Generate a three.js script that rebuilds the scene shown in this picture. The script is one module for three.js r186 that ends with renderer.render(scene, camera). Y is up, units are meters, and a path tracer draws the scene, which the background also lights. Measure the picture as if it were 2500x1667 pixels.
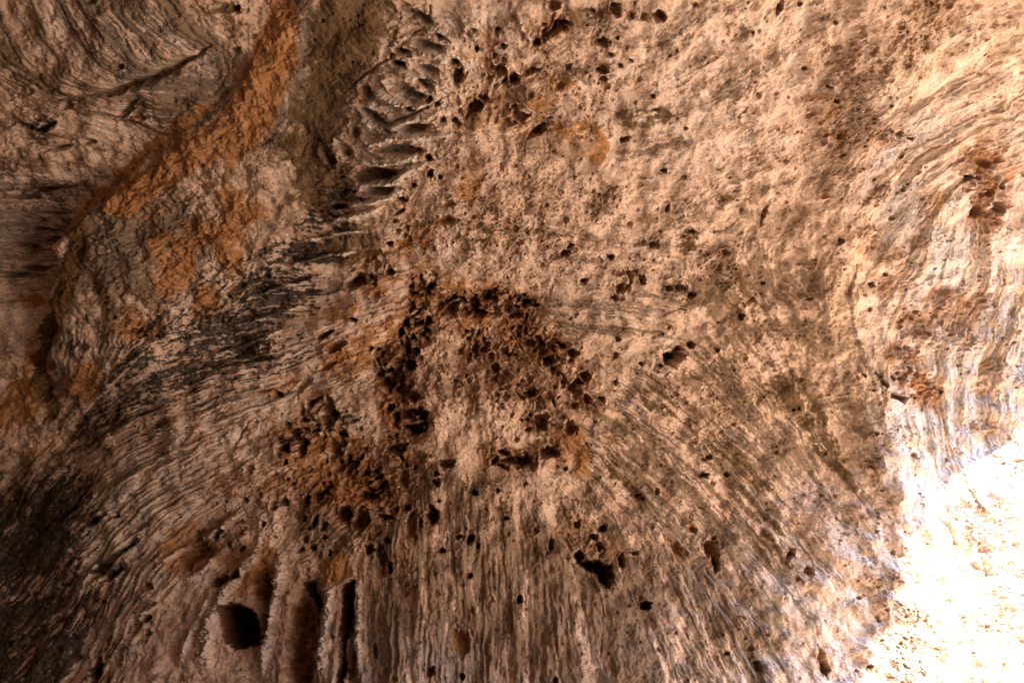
import * as THREE from 'three';
import { Sky } from 'three/addons/objects/Sky.js';

// ---------------------------------------------------------------- camera, sky, sun, exposure
const scene = new THREE.Scene();
const EYE = new THREE.Vector3(0, 1.6, 0), PITCH = 42 * Math.PI / 180, VFOV = 53;
const camera = new THREE.PerspectiveCamera(VFOV, 1024 / 682, 0.1, 400);
camera.position.copy(EYE);
camera.rotation.set(PITCH, 0, 0);
camera.updateMatrixWorld(true);

const SUN = new THREE.Vector3(0.47, 0.45, 0.76).normalize();
const renderer = new THREE.WebGLRenderer({ antialias: true });
renderer.toneMapping = THREE.LinearToneMapping;
renderer.toneMappingExposure = 9.8;
renderer.shadowMap.enabled = true;

const sky = new Sky();
sky.name = 'sky';
sky.scale.setScalar(300);
sky.material.uniforms.sunPosition.value.copy(SUN);
sky.material.uniforms.turbidity.value = 10;
sky.material.uniforms.rayleigh.value = 0.5;
sky.material.uniforms.mieCoefficient.value = 0.005;
sky.userData.kind = 'structure';
scene.add(sky);
{
  const pm = new THREE.PMREMGenerator(renderer), s = new THREE.Scene();
  const env = pm.fromScene(Object.assign(s, {}).add(sky)).texture;
  scene.add(sky);
  scene.environment = env;
  scene.environmentIntensity = 0.17;
}
const sun = new THREE.DirectionalLight(new THREE.Color(1, 0.96, 0.9), 5);
sun.position.copy(SUN).multiplyScalar(60).add(new THREE.Vector3(5, 5, -8));
sun.target.position.set(5, 5, -8);
sun.castShadow = true;
sun.shadow.mapSize.set(4096, 4096);
sun.shadow.camera.left = -30; sun.shadow.camera.right = 30; sun.shadow.camera.top = 30; sun.shadow.camera.bottom = -30;
sun.shadow.camera.near = 1; sun.shadow.camera.far = 140; sun.shadow.bias = -0.0005;
sun.name = 'sun';
scene.add(sun, sun.target);

// ---------------------------------------------------------------- small helpers
function rng(seed) { let a = seed >>> 0; return () => { a = (a + 0x6D2B79F5) | 0; let t = Math.imul(a ^ (a >>> 15), 1 | a); t = (t + Math.imul(t ^ (t >>> 7), 61 | t)) ^ t; return ((t ^ (t >>> 14)) >>> 0) / 4294967296; }; }
const rnd = rng(20417);
const PERM = new Uint8Array(512), GX = new Float32Array(256), GY = new Float32Array(256);
{
  const r = rng(77), p = [...Array(256).keys()];
  for (let i = 255; i > 0; i--) { const j = Math.floor(r() * (i + 1)); [p[i], p[j]] = [p[j], p[i]]; }
  for (let i = 0; i < 512; i++) PERM[i] = p[i & 255];
  for (let i = 0; i < 256; i++) { const t = r() * Math.PI * 2; GX[i] = Math.cos(t); GY[i] = Math.sin(t); }
}
function noise(x, y) {                      // gradient noise, about -1 .. 1
  const xi = Math.floor(x), yi = Math.floor(y), fx = x - xi, fy = y - yi, X = xi & 255, Y = yi & 255;
  const a = PERM[PERM[X] + Y], b = PERM[PERM[(X + 1) & 255] + Y], c = PERM[PERM[X] + ((Y + 1) & 255)], d = PERM[PERM[(X + 1) & 255] + ((Y + 1) & 255)];
  const u = fx * fx * fx * (fx * (fx * 6 - 15) + 10), v = fy * fy * fy * (fy * (fy * 6 - 15) + 10);
  const n0 = GX[a] * fx + GY[a] * fy, n1 = GX[b] * (fx - 1) + GY[b] * fy, n2 = GX[c] * fx + GY[c] * (fy - 1), n3 = GX[d] * (fx - 1) + GY[d] * (fy - 1);
  const p = n0 + (n1 - n0) * u, q = n2 + (n3 - n2) * u;
  return (p + (q - p) * v) * 1.5;
}
function fbm(x, y, oct, gain = 0.5) { let s = 0, a = 1, t = 0; for (let i = 0; i < oct; i++) { s += a * noise(x, y); t += a; a *= gain; const q = x * 1.62 + y * 1.22 + 17.3; y = y * 1.62 - x * 1.22 + 9.1; x = q; } return s / t; }
const clamp = (x, a, b) => x < a ? a : x > b ? b : x;
const sst = (a, b, x) => { const t = clamp((x - a) / (b - a), 0, 1); return t * t * (3 - 2 * t); };

// ---------------------------------------------------------------- the rock face: a half-pipe overhang along x
// chart (u, v): u metres along the cave, v metres of arc up the wall and over into the roof
const R = 13, YC = 3, ZC = -3;
const U0 = -13.4, U1 = 13.4, V0 = 2.0, V1 = 18.7;      // the finely modelled sheet
const NU = 1345, NV = 925;
const DU = (U1 - U0) / (NU - 1), DV = (V1 - V0) / (NV - 1);
const MU = 269, MV = 185, MDU = (U1 - U0) / (MU - 1), MDV = (V1 - V0) / (MV - 1);   // coarse maps, every 10 cm
const map = (fill = 0) => new Float32Array(MU * MV).fill(fill);
function read(m, u, v) {
  const x = clamp((u - U0) / MDU, 0, MU - 1.001), y = clamp((v - V0) / MDV, 0, MV - 1.001), i = x | 0, j = y | 0, fx = x - i, fy = y - j, k = j * MU + i;
  return (m[k] * (1 - fx) + m[k + 1] * fx) * (1 - fy) + (m[k + MU] * (1 - fx) + m[k + MU + 1] * fx) * fy;
}
let macro = map(0);
const TV = Math.tan(VFOV * Math.PI / 360), TH = TV * 1024 / 682, CP = Math.cos(PITCH), SP = Math.sin(PITCH);
function at(px, py) {                       // where a line of sight meets the large form of the rock, as (u, v)
  const x = (px / 1250 - 1) * TH, y = (1 - py / 833.5) * TV, dx = x, dy = y * CP + SP, dz = y * SP - CP;
  const oy = EYE.y - YC, oz = EYE.z - ZC, A = dy * dy + dz * dz, B = oy * dy + oz * dz;
  let r = R, u = 0, v = 0;
  for (let k = 0; k < 7; k++) {
    const t = (-B + Math.sqrt(B * B - A * (oy * oy + oz * oz - r * r))) / A;
    u = dx * t; v = Math.atan2(oy + dy * t, -(oz + dz * t)) * R;
    r = R - read(macro, u, v);
  }
  return [u, v];
}
function frame(px, py) {                    // local 2x2: chart metres -> units of the hand measurements
  const a = at(px, py), b = at(px + 8, py), c = at(px, py + 8);
  const j = [(b[0] - a[0]) / 8, (c[0] - a[0]) / 8, (b[1] - a[1]) / 8, (c[1] - a[1]) / 8], d = j[0] * j[3] - j[1] * j[2];
  return { a, j, inv: [j[3] / d, -j[1] / d, -j[2] / d, j[0] / d] };
}
const line = (...p) => { const o = []; for (let i = 0; i < p.length; i += 2) o.push(at(p[i], p[i + 1])); return o; };
function along(pts, u, v) {                 // [distance to a polyline, signed distance, share of the length]
  let best = 1e9, side = 1, s = 0, tot = 0, where = 0;
  for (let i = 0; i + 1 < pts.length; i++) {
    const [ax, ay] = pts[i], [bx, by] = pts[i + 1], ex = bx - ax, ey = by - ay, l2 = ex * ex + ey * ey, l = Math.sqrt(l2);
    const t = clamp(((u - ax) * ex + (v - ay) * ey) / l2, 0, 1), qx = u - ax - t * ex, qy = v - ay - t * ey, d = qx * qx + qy * qy;
    if (d < best) { best = d; side = ex * (v - ay) - ey * (u - ax) > 0 ? 1 : -1; where = tot + t * l; }
    tot += l;
  }
  s = Math.sqrt(best);
  return [s, s * side, where / tot];
}
function eachCoarse(f) { for (let j = 0; j < MV; j++) for (let i = 0; i < MU; i++) f(U0 + i * MDU, V0 + j * MDV, j * MU + i); }
const patches = [];
function blob(m, x, y, rx, ry, ang, val, soft = 0.5) {       // soft elliptical patch on a coarse map
  patches.push([m, [at(x, y)], val]);
  const f = frame(x, y), c = Math.cos(ang * Math.PI / 180), s = Math.sin(ang * Math.PI / 180);
  eachCoarse((u, v, k) => {
    const du = u - f.a[0], dv = v - f.a[1], qx = f.inv[0] * du + f.inv[1] * dv, qy = f.inv[2] * du + f.inv[3] * dv;
    const e = Math.hypot((qx * c + qy * s) / rx, (-qx * s + qy * c) / ry), w = 1 - sst(1 - soft, 1 + soft, e);
    if (w > 0) m[k] = val >= 0 ? Math.max(m[k], val * w) : m[k] * (1 + val * w);
  });
}
function band(m, width, val, ...p) {                         // soft band along a polyline; width in measured units
  const pts = line(...p), w = width * (m === crag ? 1.45 : 1) * 0.0096;
  patches.push([m, pts, val]);
  eachCoarse((u, v, k) => { const t = val * (1 - sst(0.4 * w, 1.2 * w, along(pts, u, v)[0])); if (t > m[k]) m[k] = t; });
}

// large relief, set twice so that places found on the first form are corrected on the second
let slabEdge, slabEnd, slabMask, buttressEdge;
function largeForm() {
  const m = map(0);
  slabEdge = line(105, 1050, 100, 900, 92, 800, 110, 735, 150, 650, 155, 575, 180, 530, 235, 478, 330, 402, 430, 330, 520, 262, 585, 175, 640, 85, 670, 45, 760, -120);
  slabEnd = line(300, 1060, 420, 960, 545, 810, 650, 690, 740, 560, 800, 480, 840, 400, 835, 290, 870, 205, 980, 110, 1060, 0, 1150, -120);
  buttressEdge = line(2190, -60, 2160, 200, 2090, 480, 2060, 640, 2080, 800, 2140, 960, 2180, 1080, 2230, 1250, 2260, 1700);
  slabMask = map(0);
  const crest = line(395, 250, 320, 195, 400, 172, 512, 110);
  eachCoarse((u, v, k) => {
    const l = along(slabEdge, u, v), e = along(slabEnd, u, v);
    const inL = -l[1] + 0.12 * fbm(u * 1.1, v * 1.1, 3) + 0.14 * fbm(u * 3.4, v * 3.4, 3), inR = e[1];
    const fade = 1 - sst(0.75, 1.0, 1 - l[2]);
    slabMask[k] = sst(-0.1, 0.1, inL) * sst(-0.3, 0.5, inR);
    m[k] += ((0.85 - 0.58 * sst(0.38, 0.62, l[2])) * sst(-0.05, 0.42, inL) * sst(-0.6, 2.4, inR) + (u < 0 ? 0.5 * sst(0.1, 1.9, -inL) * sst(-0.6, 0.6, inR) : 0)) * fade;
    const b = along(buttressEdge, u, v);
    m[k] += 0.5 * Math.exp(-b[1] * b[1] / 0.8) + 0.35 * sst(0, 3, b[1]);
    m[k] += 0.22 * fbm(u * 0.32 + 3, v * 0.32, 3) + 0.16 * fbm(u * 0.8 + 9, v * 0.8, 3) + 0.15 * fbm(u * 1.9 + 33, v * 1.9, 3);
  });
  const bump = (x, y, rx, ry, ang, h) => {
    const f = frame(x, y), c = Math.cos(ang * Math.PI / 180), s = Math.sin(ang * Math.PI / 180);
    eachCoarse((u, v, k) => {
      const du = u - f.a[0], dv = v - f.a[1], qx = f.inv[0] * du + f.inv[1] * dv, qy = f.inv[2] * du + f.inv[3] * dv;
      m[k] += h * Math.exp(-(((qx * c + qy * s) / rx) ** 2) - ((-qx * s + qy * c) / ry) ** 2);
    });
  };
  bump(1180, 800, 190, 150, 0, -0.55);     // shallow dome in the middle of the roof
  bump(1150, 960, 150, 90, 0, 0.25);
  bump(820, 800, 200, 60, -25, 0.3);
  bump(930, 1150, 160, 90, 20, -0.5);
  bump(640, 1480, 160, 170, 0, -0.35);
  bump(1480, 1330, 170, 110, 20, -0.25);
  bump(1560, 870, 160, 90, 10, -0.2);
  bump(930, 300, 110, 160, 20, 0.25);
  bump(470, 1330, 90, 60, -40, -0.3);
  bump(1000, 1500, 110, 240, 0, 0.35);
  bump(300, 1200, 300, 90, -40, 0.3);
  bump(60, 1380, 130, 250, 20, -0.6);
  bump(2050, 1420, 150, 250, 20, 0.3);
  return m;
}
macro = largeForm();
macro = largeForm();

// direction of the old water films over the rock: measured slopes, blended
const FX = map(0), FY = map(0);
{
  const samples = [];
  const s = (x, y, deg) => { const f = frame(x, y), c = Math.cos(deg * Math.PI / 180), q = Math.sin(deg * Math.PI / 180); const du = f.j[0] * c + f.j[1] * q, dv = f.j[2] * c + f.j[3] * q, t = Math.atan2(dv, du); samples.push([f.a[0], f.a[1], Math.cos(2 * t), Math.sin(2 * t)]); };
  s(100, 100, 45); s(300, 100, 50); s(500, 60, 55); s(650, 40, 58); s(100, 250, 25); s(300, 280, 15); s(430, 230, 10); s(100, 450, 4); s(60, 600, 0); s(60, 750, -10);
  s(60, 900, -32); s(50, 1050, -52); s(120, 1160, -55); s(400, 500, -48); s(300, 700, -60); s(550, 650, -52); s(600, 250, -60); s(720, 200, 75); s(850, 100, 60); s(180, 800, -75);
  s(700, 700, 4); s(800, 600, 0); s(600, 850, -8); s(450, 950, -18); s(350, 1050, -28); s(250, 1150, -40); s(200, 1300, -48); s(100, 1400, -48); s(300, 1450, -58); s(450, 1500, -65);
  s(600, 1560, -78); s(500, 1200, -32); s(700, 1050, -25); s(800, 900, -27); s(900, 800, -22); s(850, 700, -18); s(950, 660, -15); s(400, 1330, -42); s(600, 1300, -40); s(760, 1250, -50);
  s(1000, 200, 30); s(1050, 80, 45); s(1150, 60, 60); s(1000, 350, 5); s(920, 450, -2); s(900, 270, 40); s(1250, 100, 62); s(1400, 250, 20); s(1500, 150, 0); s(1700, 100, -35);
  s(1900, 200, -35); s(2100, 100, -38); s(2300, 200, -35); s(2450, 100, -30); s(2250, 300, -32); s(2420, 350, -28); s(2100, 450, -60); s(2200, 500, -50); s(2000, 520, -65); s(1700, 400, -20);
  s(1500, 500, 4); s(1300, 600, 5); s(1350, 700, 8); s(1500, 750, 5); s(1600, 800, 12); s(1450, 950, 32); s(1600, 1000, 40); s(1800, 850, 52); s(1900, 780, 60); s(1950, 950, 62);
  s(1800, 1100, 47); s(1500, 1150, 46); s(1700, 1250, 47); s(1900, 1200, 55); s(2050, 1100, 70); s(2000, 1350, 55); s(1850, 1450, 60); s(1700, 1500, 65); s(1550, 1420, 75); s(1400, 1250, 70);
  s(1300, 1500, 88); s(1150, 1300, 88); s(1000, 1450, 92); s(900, 1600, 92); s(700, 1600, -82); s(1150, 1150, 90); s(1050, 1000, 80); s(1250, 900, 60); s(1500, 1600, 84);
  s(2150, 700, -70); s(2300, 600, -72); s(2400, 800, -88); s(2200, 950, 88); s(2300, 1000, 90); s(2450, 600, -78); s(2350, 1300, 78); s(2250, 1500, 62); s(2400, 1500, 80); s(2080, 800, -85);
  eachCoarse((u, v, k) => {
    let a = 0, b = 0;
    for (const [x, y, c, q] of samples) { const d = (u - x) ** 2 + (v - y) ** 2 + 0.05, w = 1 / (d * d); a += w * c; b += w * q; }
    const t = 0.5 * Math.atan2(b, a) + 0.1 * fbm(u * 0.7, v * 0.7, 3);
    FX[k] = Math.cos(2 * t); FY[k] = Math.sin(2 * t);
  });
}
const N = NU * NV;
// streaked noise: white noise of a given grain drawn out along the flow
function streaks(grain, reach, step, seed) {
  const r = rng(seed), gw = Math.ceil(NU / grain) + 3, gh = Math.ceil(NV / grain) + 3, base = new Float32Array(gw * gh);
  for (let i = 0; i < base.length; i++) base[i] = r() * 2 - 1;
  const out = new Float32Array(N), n = Math.round(reach / step);
  const tap = (x, y) => {
    x = clamp(x / grain + 1, 0, gw - 2.001); y = clamp(y / grain + 1, 0, gh - 2.001);
    const i = x | 0, j = y | 0; let fx = x - i, fy = y - j; const k = j * gw + i; fx = fx * fx * (3 - 2 * fx); fy = fy * fy * (3 - 2 * fy);
    return (base[k] * (1 - fx) + base[k + 1] * fx) * (1 - fy) + (base[k + gw] * (1 - fx) + base[k + gw + 1] * fx) * fy;
  };
  const sx = (NU - 1) / (MU - 1), sy = (NV - 1) / (MV - 1), DX = new Float32Array(MU * MV), DY = new Float32Array(MU * MV);
  for (let k = 0; k < DX.length; k++) { const t = 0.5 * Math.atan2(FY[k], FX[k]); DX[k] = Math.cos(t); DY[k] = Math.sin(t); }
  let sum = 0, sq = 0;
  for (let j = 0; j < NV; j++) for (let i = 0; i < NU; i++) {
    let acc = tap(i, j), w = 1;
    for (let dir = -1; dir <= 1; dir += 2) {
      let x = i, y = j, lx = 0, ly = 0;
      for (let q = 1; q <= n; q++) {
        const k = clamp(Math.round(y / sy), 0, MV - 1) * MU + clamp(Math.round(x / sx), 0, MU - 1);
        let dx = DX[k], dy = DY[k];
        if (q === 1) { dx *= dir; dy *= dir; } else if (dx * lx + dy * ly < 0) { dx = -dx; dy = -dy; }
        lx = dx; ly = dy; x += dx * step; y += dy * step;
        if (x < 0 || y < 0 || x > NU - 1 || y > NV - 1) break;
        const h = 1 - q / (n + 1);
        acc += h * tap(x, y); w += h;
      }
    }
    const o = acc / w; out[j * NU + i] = o; sum += o; sq += o * o;
  }
  const mean = sum / N, sd = Math.sqrt(sq / N - mean * mean);
  for (let i = 0; i < N; i++) out[i] = (out[i] - mean) / sd;
  return out;
}
const SA = streaks(1.3, 4, 1, 11), SB = streaks(1.4, 9, 1, 12), SC = streaks(2.9, 34, 1.7, 13), SD = streaks(8, 110, 5, 14);

// ---------------------------------------------------------------- what covers the rock where (coarse maps, 0..1)
const crag = map(0), pepper = map(0.5), relief = map(0.3), cool = map(0);
const flow = map(0.42), dirtShade = map(0.3), grey = map(0.12), olive = map(0), black = map(0), ochre = map(0), pale = map(0), rough = map(0.5), pits = map(0.12), honey = map(0), flute = map(0.2), tawny = map(0.1);
{
  // strongly streaked zones
  blob(flow, 200, 120, 420, 260, 20, 0.9); blob(flow, 60, 620, 160, 330, 0, 1); blob(flow, 620, 850, 420, 220, -15, 1); blob(flow, 250, 1300, 420, 260, -45, 1);
  blob(flow, 1100, 1480, 460, 330, 0, 1); blob(flow, 1750, 1150, 460, 300, 45, 0.85); blob(flow, 2350, 700, 260, 560, 0, 1); blob(flow, 1450, 760, 280, 110, 8, 0.75); blob(flow, 2250, 320, 340, 170, -30, 0.8);
  blob(flow, 750, 1120, 260, 120, -28, 0.9); blob(flow, 1750, 1560, 260, 160, 60, 1); blob(flow, 430, 620, 190, 260, -50, -0.75); blob(flow, 700, 330, 140, 300, 20, -0.7);
  // deep vertical flutes low on the wall
  blob(flute, 1100, 1500, 520, 300, 0, 1); blob(flute, 1720, 1580, 260, 160, 60, 0.9); blob(flute, 2350, 850, 170, 420, 0, 0.35); blob(flute, 350, 1450, 330, 220, -55, 0.8); blob(flute, 50, 600, 130, 260, 0, 0.7); blob(flute, 350, 90, 300, 120, 50, 0.6);
  // brown and grey films; low on the wall also dimmer light painted in
  blob(dirtShade, 350, 100, 420, 200, 30, 0.5); blob(dirtShade, 80, 420, 200, 160, 0, 0.42); blob(dirtShade, 1850, 760, 220, 180, 60, 0.58); blob(dirtShade, 1900, 1050, 160, 220, 60, 0.66); 
  blob(dirtShade, 1700, 1150, 260, 260, 45, 0.5); blob(dirtShade, 1250, 1480, 480, 270, 0, 0.86); blob(dirtShade, 1700, 1450, 260, 260, 50, 0.62); blob(dirtShade, 2150, 300, 220, 140, -40, 0.5); blob(dirtShade, 2330, 800, 160, 300, 0, 0.42); blob(dirtShade, 1500, 760, 220, 90, 5, 0.45);
  blob(dirtShade, 150, 1300, 260, 260, -45, 0.65); blob(dirtShade, 250, 900, 200, 200, 0, 0.7); blob(dirtShade, 360, 620, 230, 260, -50, 0.72); blob(dirtShade, 960, 1250, 300, 150, 0, 0.7);
  blob(dirtShade, 1130, 100, 130, 120, 45, -0.7); blob(dirtShade, 1050, 560, 220, 200, 0, -0.35); blob(dirtShade, 600, 1050, 260, 90, -22, -0.5);
  blob(grey, 330, 130, 330, 160, 35, 0.5); blob(grey, 60, 560, 140, 160, 0, 0.6); blob(grey, 2200, 520, 70, 110, 35, 0.7); blob(grey, 2150, 250, 150, 60, -35, 0.5); blob(grey, 1580, 950, 60, 90, 45, 0.5);
  blob(grey, 300, 1350, 360, 200, -50, 0.42); blob(grey, 800, 1620, 260, 120, 0, 0.5); blob(grey, 360, 640, 220, 220, -50, 0.46); blob(grey, 730, 200, 70, 200, 15, 0.7); blob(grey, 250, 880, 160, 160, 0, 0.5); blob(grey, 2400, 900, 160, 300, 0, 0.5); blob(grey, 1500, 740, 180, 60, 5, 0.4); blob(grey, 1000, 1560, 160, 140, 0, 0.4);
  // dark brown and olive crust at the top and below the ribs
  blob(olive, 850, 90, 95, 180, 15, 1); blob(olive, 780, 290, 75, 190, 20, 0.72); blob(olive, 930, 55, 90, 60, 40, 0.7); blob(olive, 800, 450, 100, 90, 0, 0.75); blob(olive, 840, 600, 100, 60, -5, 0.75); blob(olive, 920, 425, 60, 26, 0, 0.85);
  blob(olive, 560, 40, 90, 50, 50, 0.55); blob(olive, 1540, 290, 60, 26, 10, 0.6); blob(olive, 1610, 285, 30, 30, 60, 0.6); blob(olive, 1660, 210, 26, 70, 20, 0.4); blob(olive, 1810, 70, 50, 50, 60, 0.5); blob(olive, 1760, 490, 40, 26, -30, 0.5); blob(olive, 1600, 460, 60, 30, 30, 0.4); blob(olive, 1680, 590, 30, 60, 20, 0.5);
  blob(olive, 1165, 590, 60, 30, -30, 0.5); blob(olive, 1930, 970, 80, 40, 30, 0.62); blob(olive, 1990, 1050, 46, 150, -25, 0.52); blob(olive, 1890, 860, 100, 36, 55, 0.45); blob(olive, 1800, 1120, 30, 130, -40, 0.5); blob(olive, 1600, 975, 34, 90, -38, 0.6); blob(olive, 1520, 1180, 26, 110, -42, 0.45); blob(olive, 1860, 1280, 40, 130, -35, 0.45); blob(olive, 2080, 1250, 30, 70, -10, 0.5); blob(olive, 1800, 720, 80, 60, 40, 0.45); blob(olive, 2150, 50, 50, 40, 0, 0.3); blob(olive, 1200, 1240, 40, 90, 0, 0.4); blob(olive, 1370, 1260, 30, 60, 15, 0.4); blob(olive, 1480, 1400, 40, 120, 0, 0.45);
  blob(olive, 340, 360, 260, 90, 0, 0.28); blob(olive, 90, 420, 150, 200, 0, 0.36);
  blob(olive, 985, 270, 115, 200, 20, -0.9); blob(dirtShade, 985, 270, 115, 200, 20, -0.9); blob(olive, 920, 425, 52, 20, 0, 0.8); band(olive, 30, 0.95, 192, 570, 175, 640, 150, 740, 118, 800, 105, 880, 115, 960);  // last band paints crevice shade along the slab's edge
  blob(dirtShade, 50, 610, 120, 230, 0, -0.8); blob(pale, 55, 610, 115, 230, 0, 0.85);
  // black growth in broken rows
  blob(black, 790, 540, 75, 45, 0, 0.54); blob(black, 720, 620, 90, 45, 0, 0.58); blob(black, 660, 720, 130, 70, -5, 0.72); blob(black, 560, 820, 140, 70, -12, 0.72); blob(black, 470, 900, 130, 60, -20, 0.62); blob(black, 360, 960, 110, 55, -28, 0.48);
  blob(black, 620, 900, 110, 40, -12, 0.48); blob(black, 280, 1050, 90, 60, -30, 0.38); blob(black, 90, 1300, 170, 110, -45, 0.87); blob(black, 60, 1580, 170, 140, -45, 0.92); blob(black, 180, 1210, 90, 40, -45, 0.67); blob(black, 30, 1430, 90, 50, -45, 0.62); blob(black, 200, 1490, 90, 40, -45, 0.57);
  blob(black, 330, 870, 50, 40, 0, 0.62); blob(black, 110, 300, 60, 26, -20, 0.47); blob(black, 855, 1025, 50, 26, 20, 0.52); blob(black, 820, 470, 60, 30, 0, 0.47); blob(black, 180, 850, 30, 20, 20, 0.72); blob(black, 195, 780, 26, 16, 0, 0.62);
  blob(black, 560, 790, 260, 130, -25, 0.42); blob(black, 330, 980, 200, 110, -30, 0.36); blob(black, 60, 1450, 200, 300, 0, 0.5);
  blob(dirtShade, 600, 800, 280, 180, -20, -0.7); blob(grey, 600, 800, 280, 180, -20, -0.7); blob(pale, 600, 800, 270, 170, -20, 0.75); blob(pale, 380, 1350, 380, 230, -48, 0.9); blob(dirtShade, 380, 1350, 360, 220, -48, -0.75); blob(pale, 560, 1040, 260, 80, -22, 0.9); blob(dirtShade, 560, 1040, 260, 100, -22, -0.6); blob(pale, 850, 1600, 300, 110, 0, 0.5);
  // orange and rust rock
  blob(ochre, 620, 250, 70, 170, 22, 0.8); blob(ochre, 560, 330, 110, 60, -25, 0.75); blob(ochre, 640, 130, 36, 90, 15, 0.7); blob(ochre, 460, 400, 60, 40, -40, 0.6); blob(ochre, 590, 500, 70, 50, 20, 0.75); blob(ochre, 560, 590, 50, 110, 10, 0.75); blob(ochre, 505, 740, 40, 50, 20, 0.8);
  blob(ochre, 430, 650, 60, 80, 15, 0.7); blob(ochre, 400, 590, 40, 40, 0, 0.6); blob(ochre, 330, 800, 60, 55, -20, 0.7); blob(ochre, 370, 500, 50, 70, 30, 0.5); blob(ochre, 480, 560, 60, 60, 0, 0.5); blob(ochre, 380, 820, 30, 14, -30, 0.7);
  band(ochre, 24, 0.8, 190, 560, 180, 640, 150, 740, 125, 820, 122, 920); band(dirtShade, 46, 0.9, 195, 560, 185, 640, 155, 740, 128, 820, 130, 920); blob(ochre, 80, 735, 40, 22, -20, 0.6); blob(ochre, 85, 860, 30, 80, 15, 0.62); blob(ochre, 200, 930, 60, 60, 0, 0.6); blob(ochre, 50, 980, 90, 60, -40, 0.75); blob(ochre, 215, 945, 30, 40, 0, 0.7); blob(ochre, 90, 1095, 60, 26, -20, 0.6); blob(ochre, 140, 1040, 30, 60, 0, 0.5);  // the wider brown band darkens the flank as painted crevice shade
  band(ochre, 48, 0.85, 690, 40, 645, 180, 585, 290, 500, 355, 400, 420, 290, 495); band(ochre, 20, 0.7, 190, 530, 260, 460, 400, 335, 520, 250); band(relief, 60, 1, 690, 40, 645, 180, 585, 290, 500, 355, 400, 420);
  blob(ochre, 900, 850, 160, 60, -25, 0.6); blob(ochre, 760, 1130, 190, 60, -28, 0.6); blob(ochre, 960, 1000, 60, 60, 0, 0.7); blob(ochre, 830, 760, 60, 30, -10, 0.6); blob(ochre, 930, 700, 60, 30, -20, 0.5); blob(ochre, 700, 930, 60, 30, -30, 0.6);
  blob(ochre, 1420, 330, 80, 55, 10, 0.62); blob(ochre, 1450, 370, 40, 36, 0, 0.62); blob(ochre, 1200, 330, 50, 45, 0, 0.5); blob(ochre, 1150, 440, 36, 70, 15, 0.62); blob(ochre, 1080, 560, 60, 40, 0, 0.4); blob(ochre, 990, 600, 60, 30, -20, 0.5); blob(ochre, 1370, 205, 40, 26, 20, 0.5);
  blob(ochre, 2270, 480, 30, 60, 20, 0.6); blob(ochre, 2310, 380, 40, 30, -30, 0.45); blob(ochre, 2310, 1260, 26, 60, -25, 0.5); blob(ochre, 470, 1340, 80, 70, -40, 0.75); blob(ochre, 600, 1380, 90, 90, -40, 0.7); blob(ochre, 560, 1190, 120, 40, -30, 0.5); blob(ochre, 860, 1170, 130, 70, 20, 0.8); blob(ochre, 820, 1390, 45, 40, 0, 0.8);
  blob(ochre, 430, 1500, 60, 36, -40, 0.5); blob(ochre, 1100, 740, 160, 80, 0, 0.55); blob(ochre, 1280, 830, 120, 60, 20, 0.55); blob(ochre, 1400, 1090, 40, 80, -20, 0.65); blob(ochre, 1500, 1100, 26, 50, -20, 0.4); blob(ochre, 1330, 250, 50, 30, 0, 0.4); blob(ochre, 1170, 200, 80, 90, 0, 0.4);
  blob(ochre, 2010, 300, 50, 90, 0, 0.45); blob(ochre, 2220, 780, 60, 40, 0, 0.4); blob(ochre, 2240, 920, 50, 90, 0, 0.55); blob(ochre, 2440, 430, 60, 60, 0, 0.5); blob(ochre, 2010, 1600, 40, 110, -15, 0.35);
  // clean pale rock
  blob(pale, 480, 190, 130, 90, -30, 0.8); blob(pale, 60, 700, 110, 200, 0, 0.5); blob(pale, 330, 300, 110, 60, -20, 0.6); blob(pale, 300, 100, 330, 130, 30, 0.6); blob(pale, 150, 470, 110, 60, 0, 0.4); blob(pale, 1140, 90, 130, 130, 45, 1); blob(pale, 985, 270, 120, 220, 20, 1); blob(pale, 620, 1020, 260, 70, -22, 0.7); blob(pale, 1000, 560, 160, 120, 0, 0.4); blob(pale, 2340, 860, 190, 480, 0, 0.9); blob(pale, 2150, 1080, 40, 90, 0, 0.6); blob(pale, 2200, 380, 40, 70, 20, 0.5);
  blob(pale, 1750, 200, 330, 240, -30, 0.6); blob(pale, 2350, 220, 180, 200, -30, 0.5); blob(pale, 1560, 820, 120, 60, 10, 0.5); blob(pale, 2380, 1450, 240, 300, 0, 0.8); blob(pale, 520, 1600, 60, 90, -70, 0.5); blob(pale, 1480, 620, 260, 90, 0, 0.3);
  blob(tawny, 1950, 900, 260, 460, 20, 0.8); blob(tawny, 2300, 120, 300, 160, -30, 0.6); blob(tawny, 1700, 1500, 300, 200, 0, 0.4); blob(tawny, 1600, 840, 220, 90, 10, 0.6);
  // pitted zones
  band(pits, 60, 0.75, 1160, 90, 1190, 220, 1120, 300, 1060, 420, 1060, 520); blob(pits, 1200, 500, 160, 120, 0, 0.6); blob(pits, 1320, 230, 170, 120, 0, 0.42); blob(pits, 1060, 540, 130, 90, 0, 0.6); blob(pits, 1300, 600, 220, 110, 0, 0.45); blob(pits, 1550, 640, 200, 80, 10, 0.4);
  blob(pits, 1150, 850, 230, 190, 0, 0.55); blob(pits, 960, 900, 120, 160, 20, 0.45); blob(pits, 850, 1200, 240, 130, 0, 0.5); blob(pits, 1050, 1300, 150, 110, 0, 0.3); blob(pits, 330, 620, 190, 220, 0, 0.35); blob(pits, 560, 1250, 170, 80, -30, 0.3); blob(pits, 150, 330, 180, 120, 0, 0.25); blob(pits, 2250, 780, 120, 160, 0, 0.2); blob(pits, 1480, 500, 160, 60, 0, 0.45);
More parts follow.
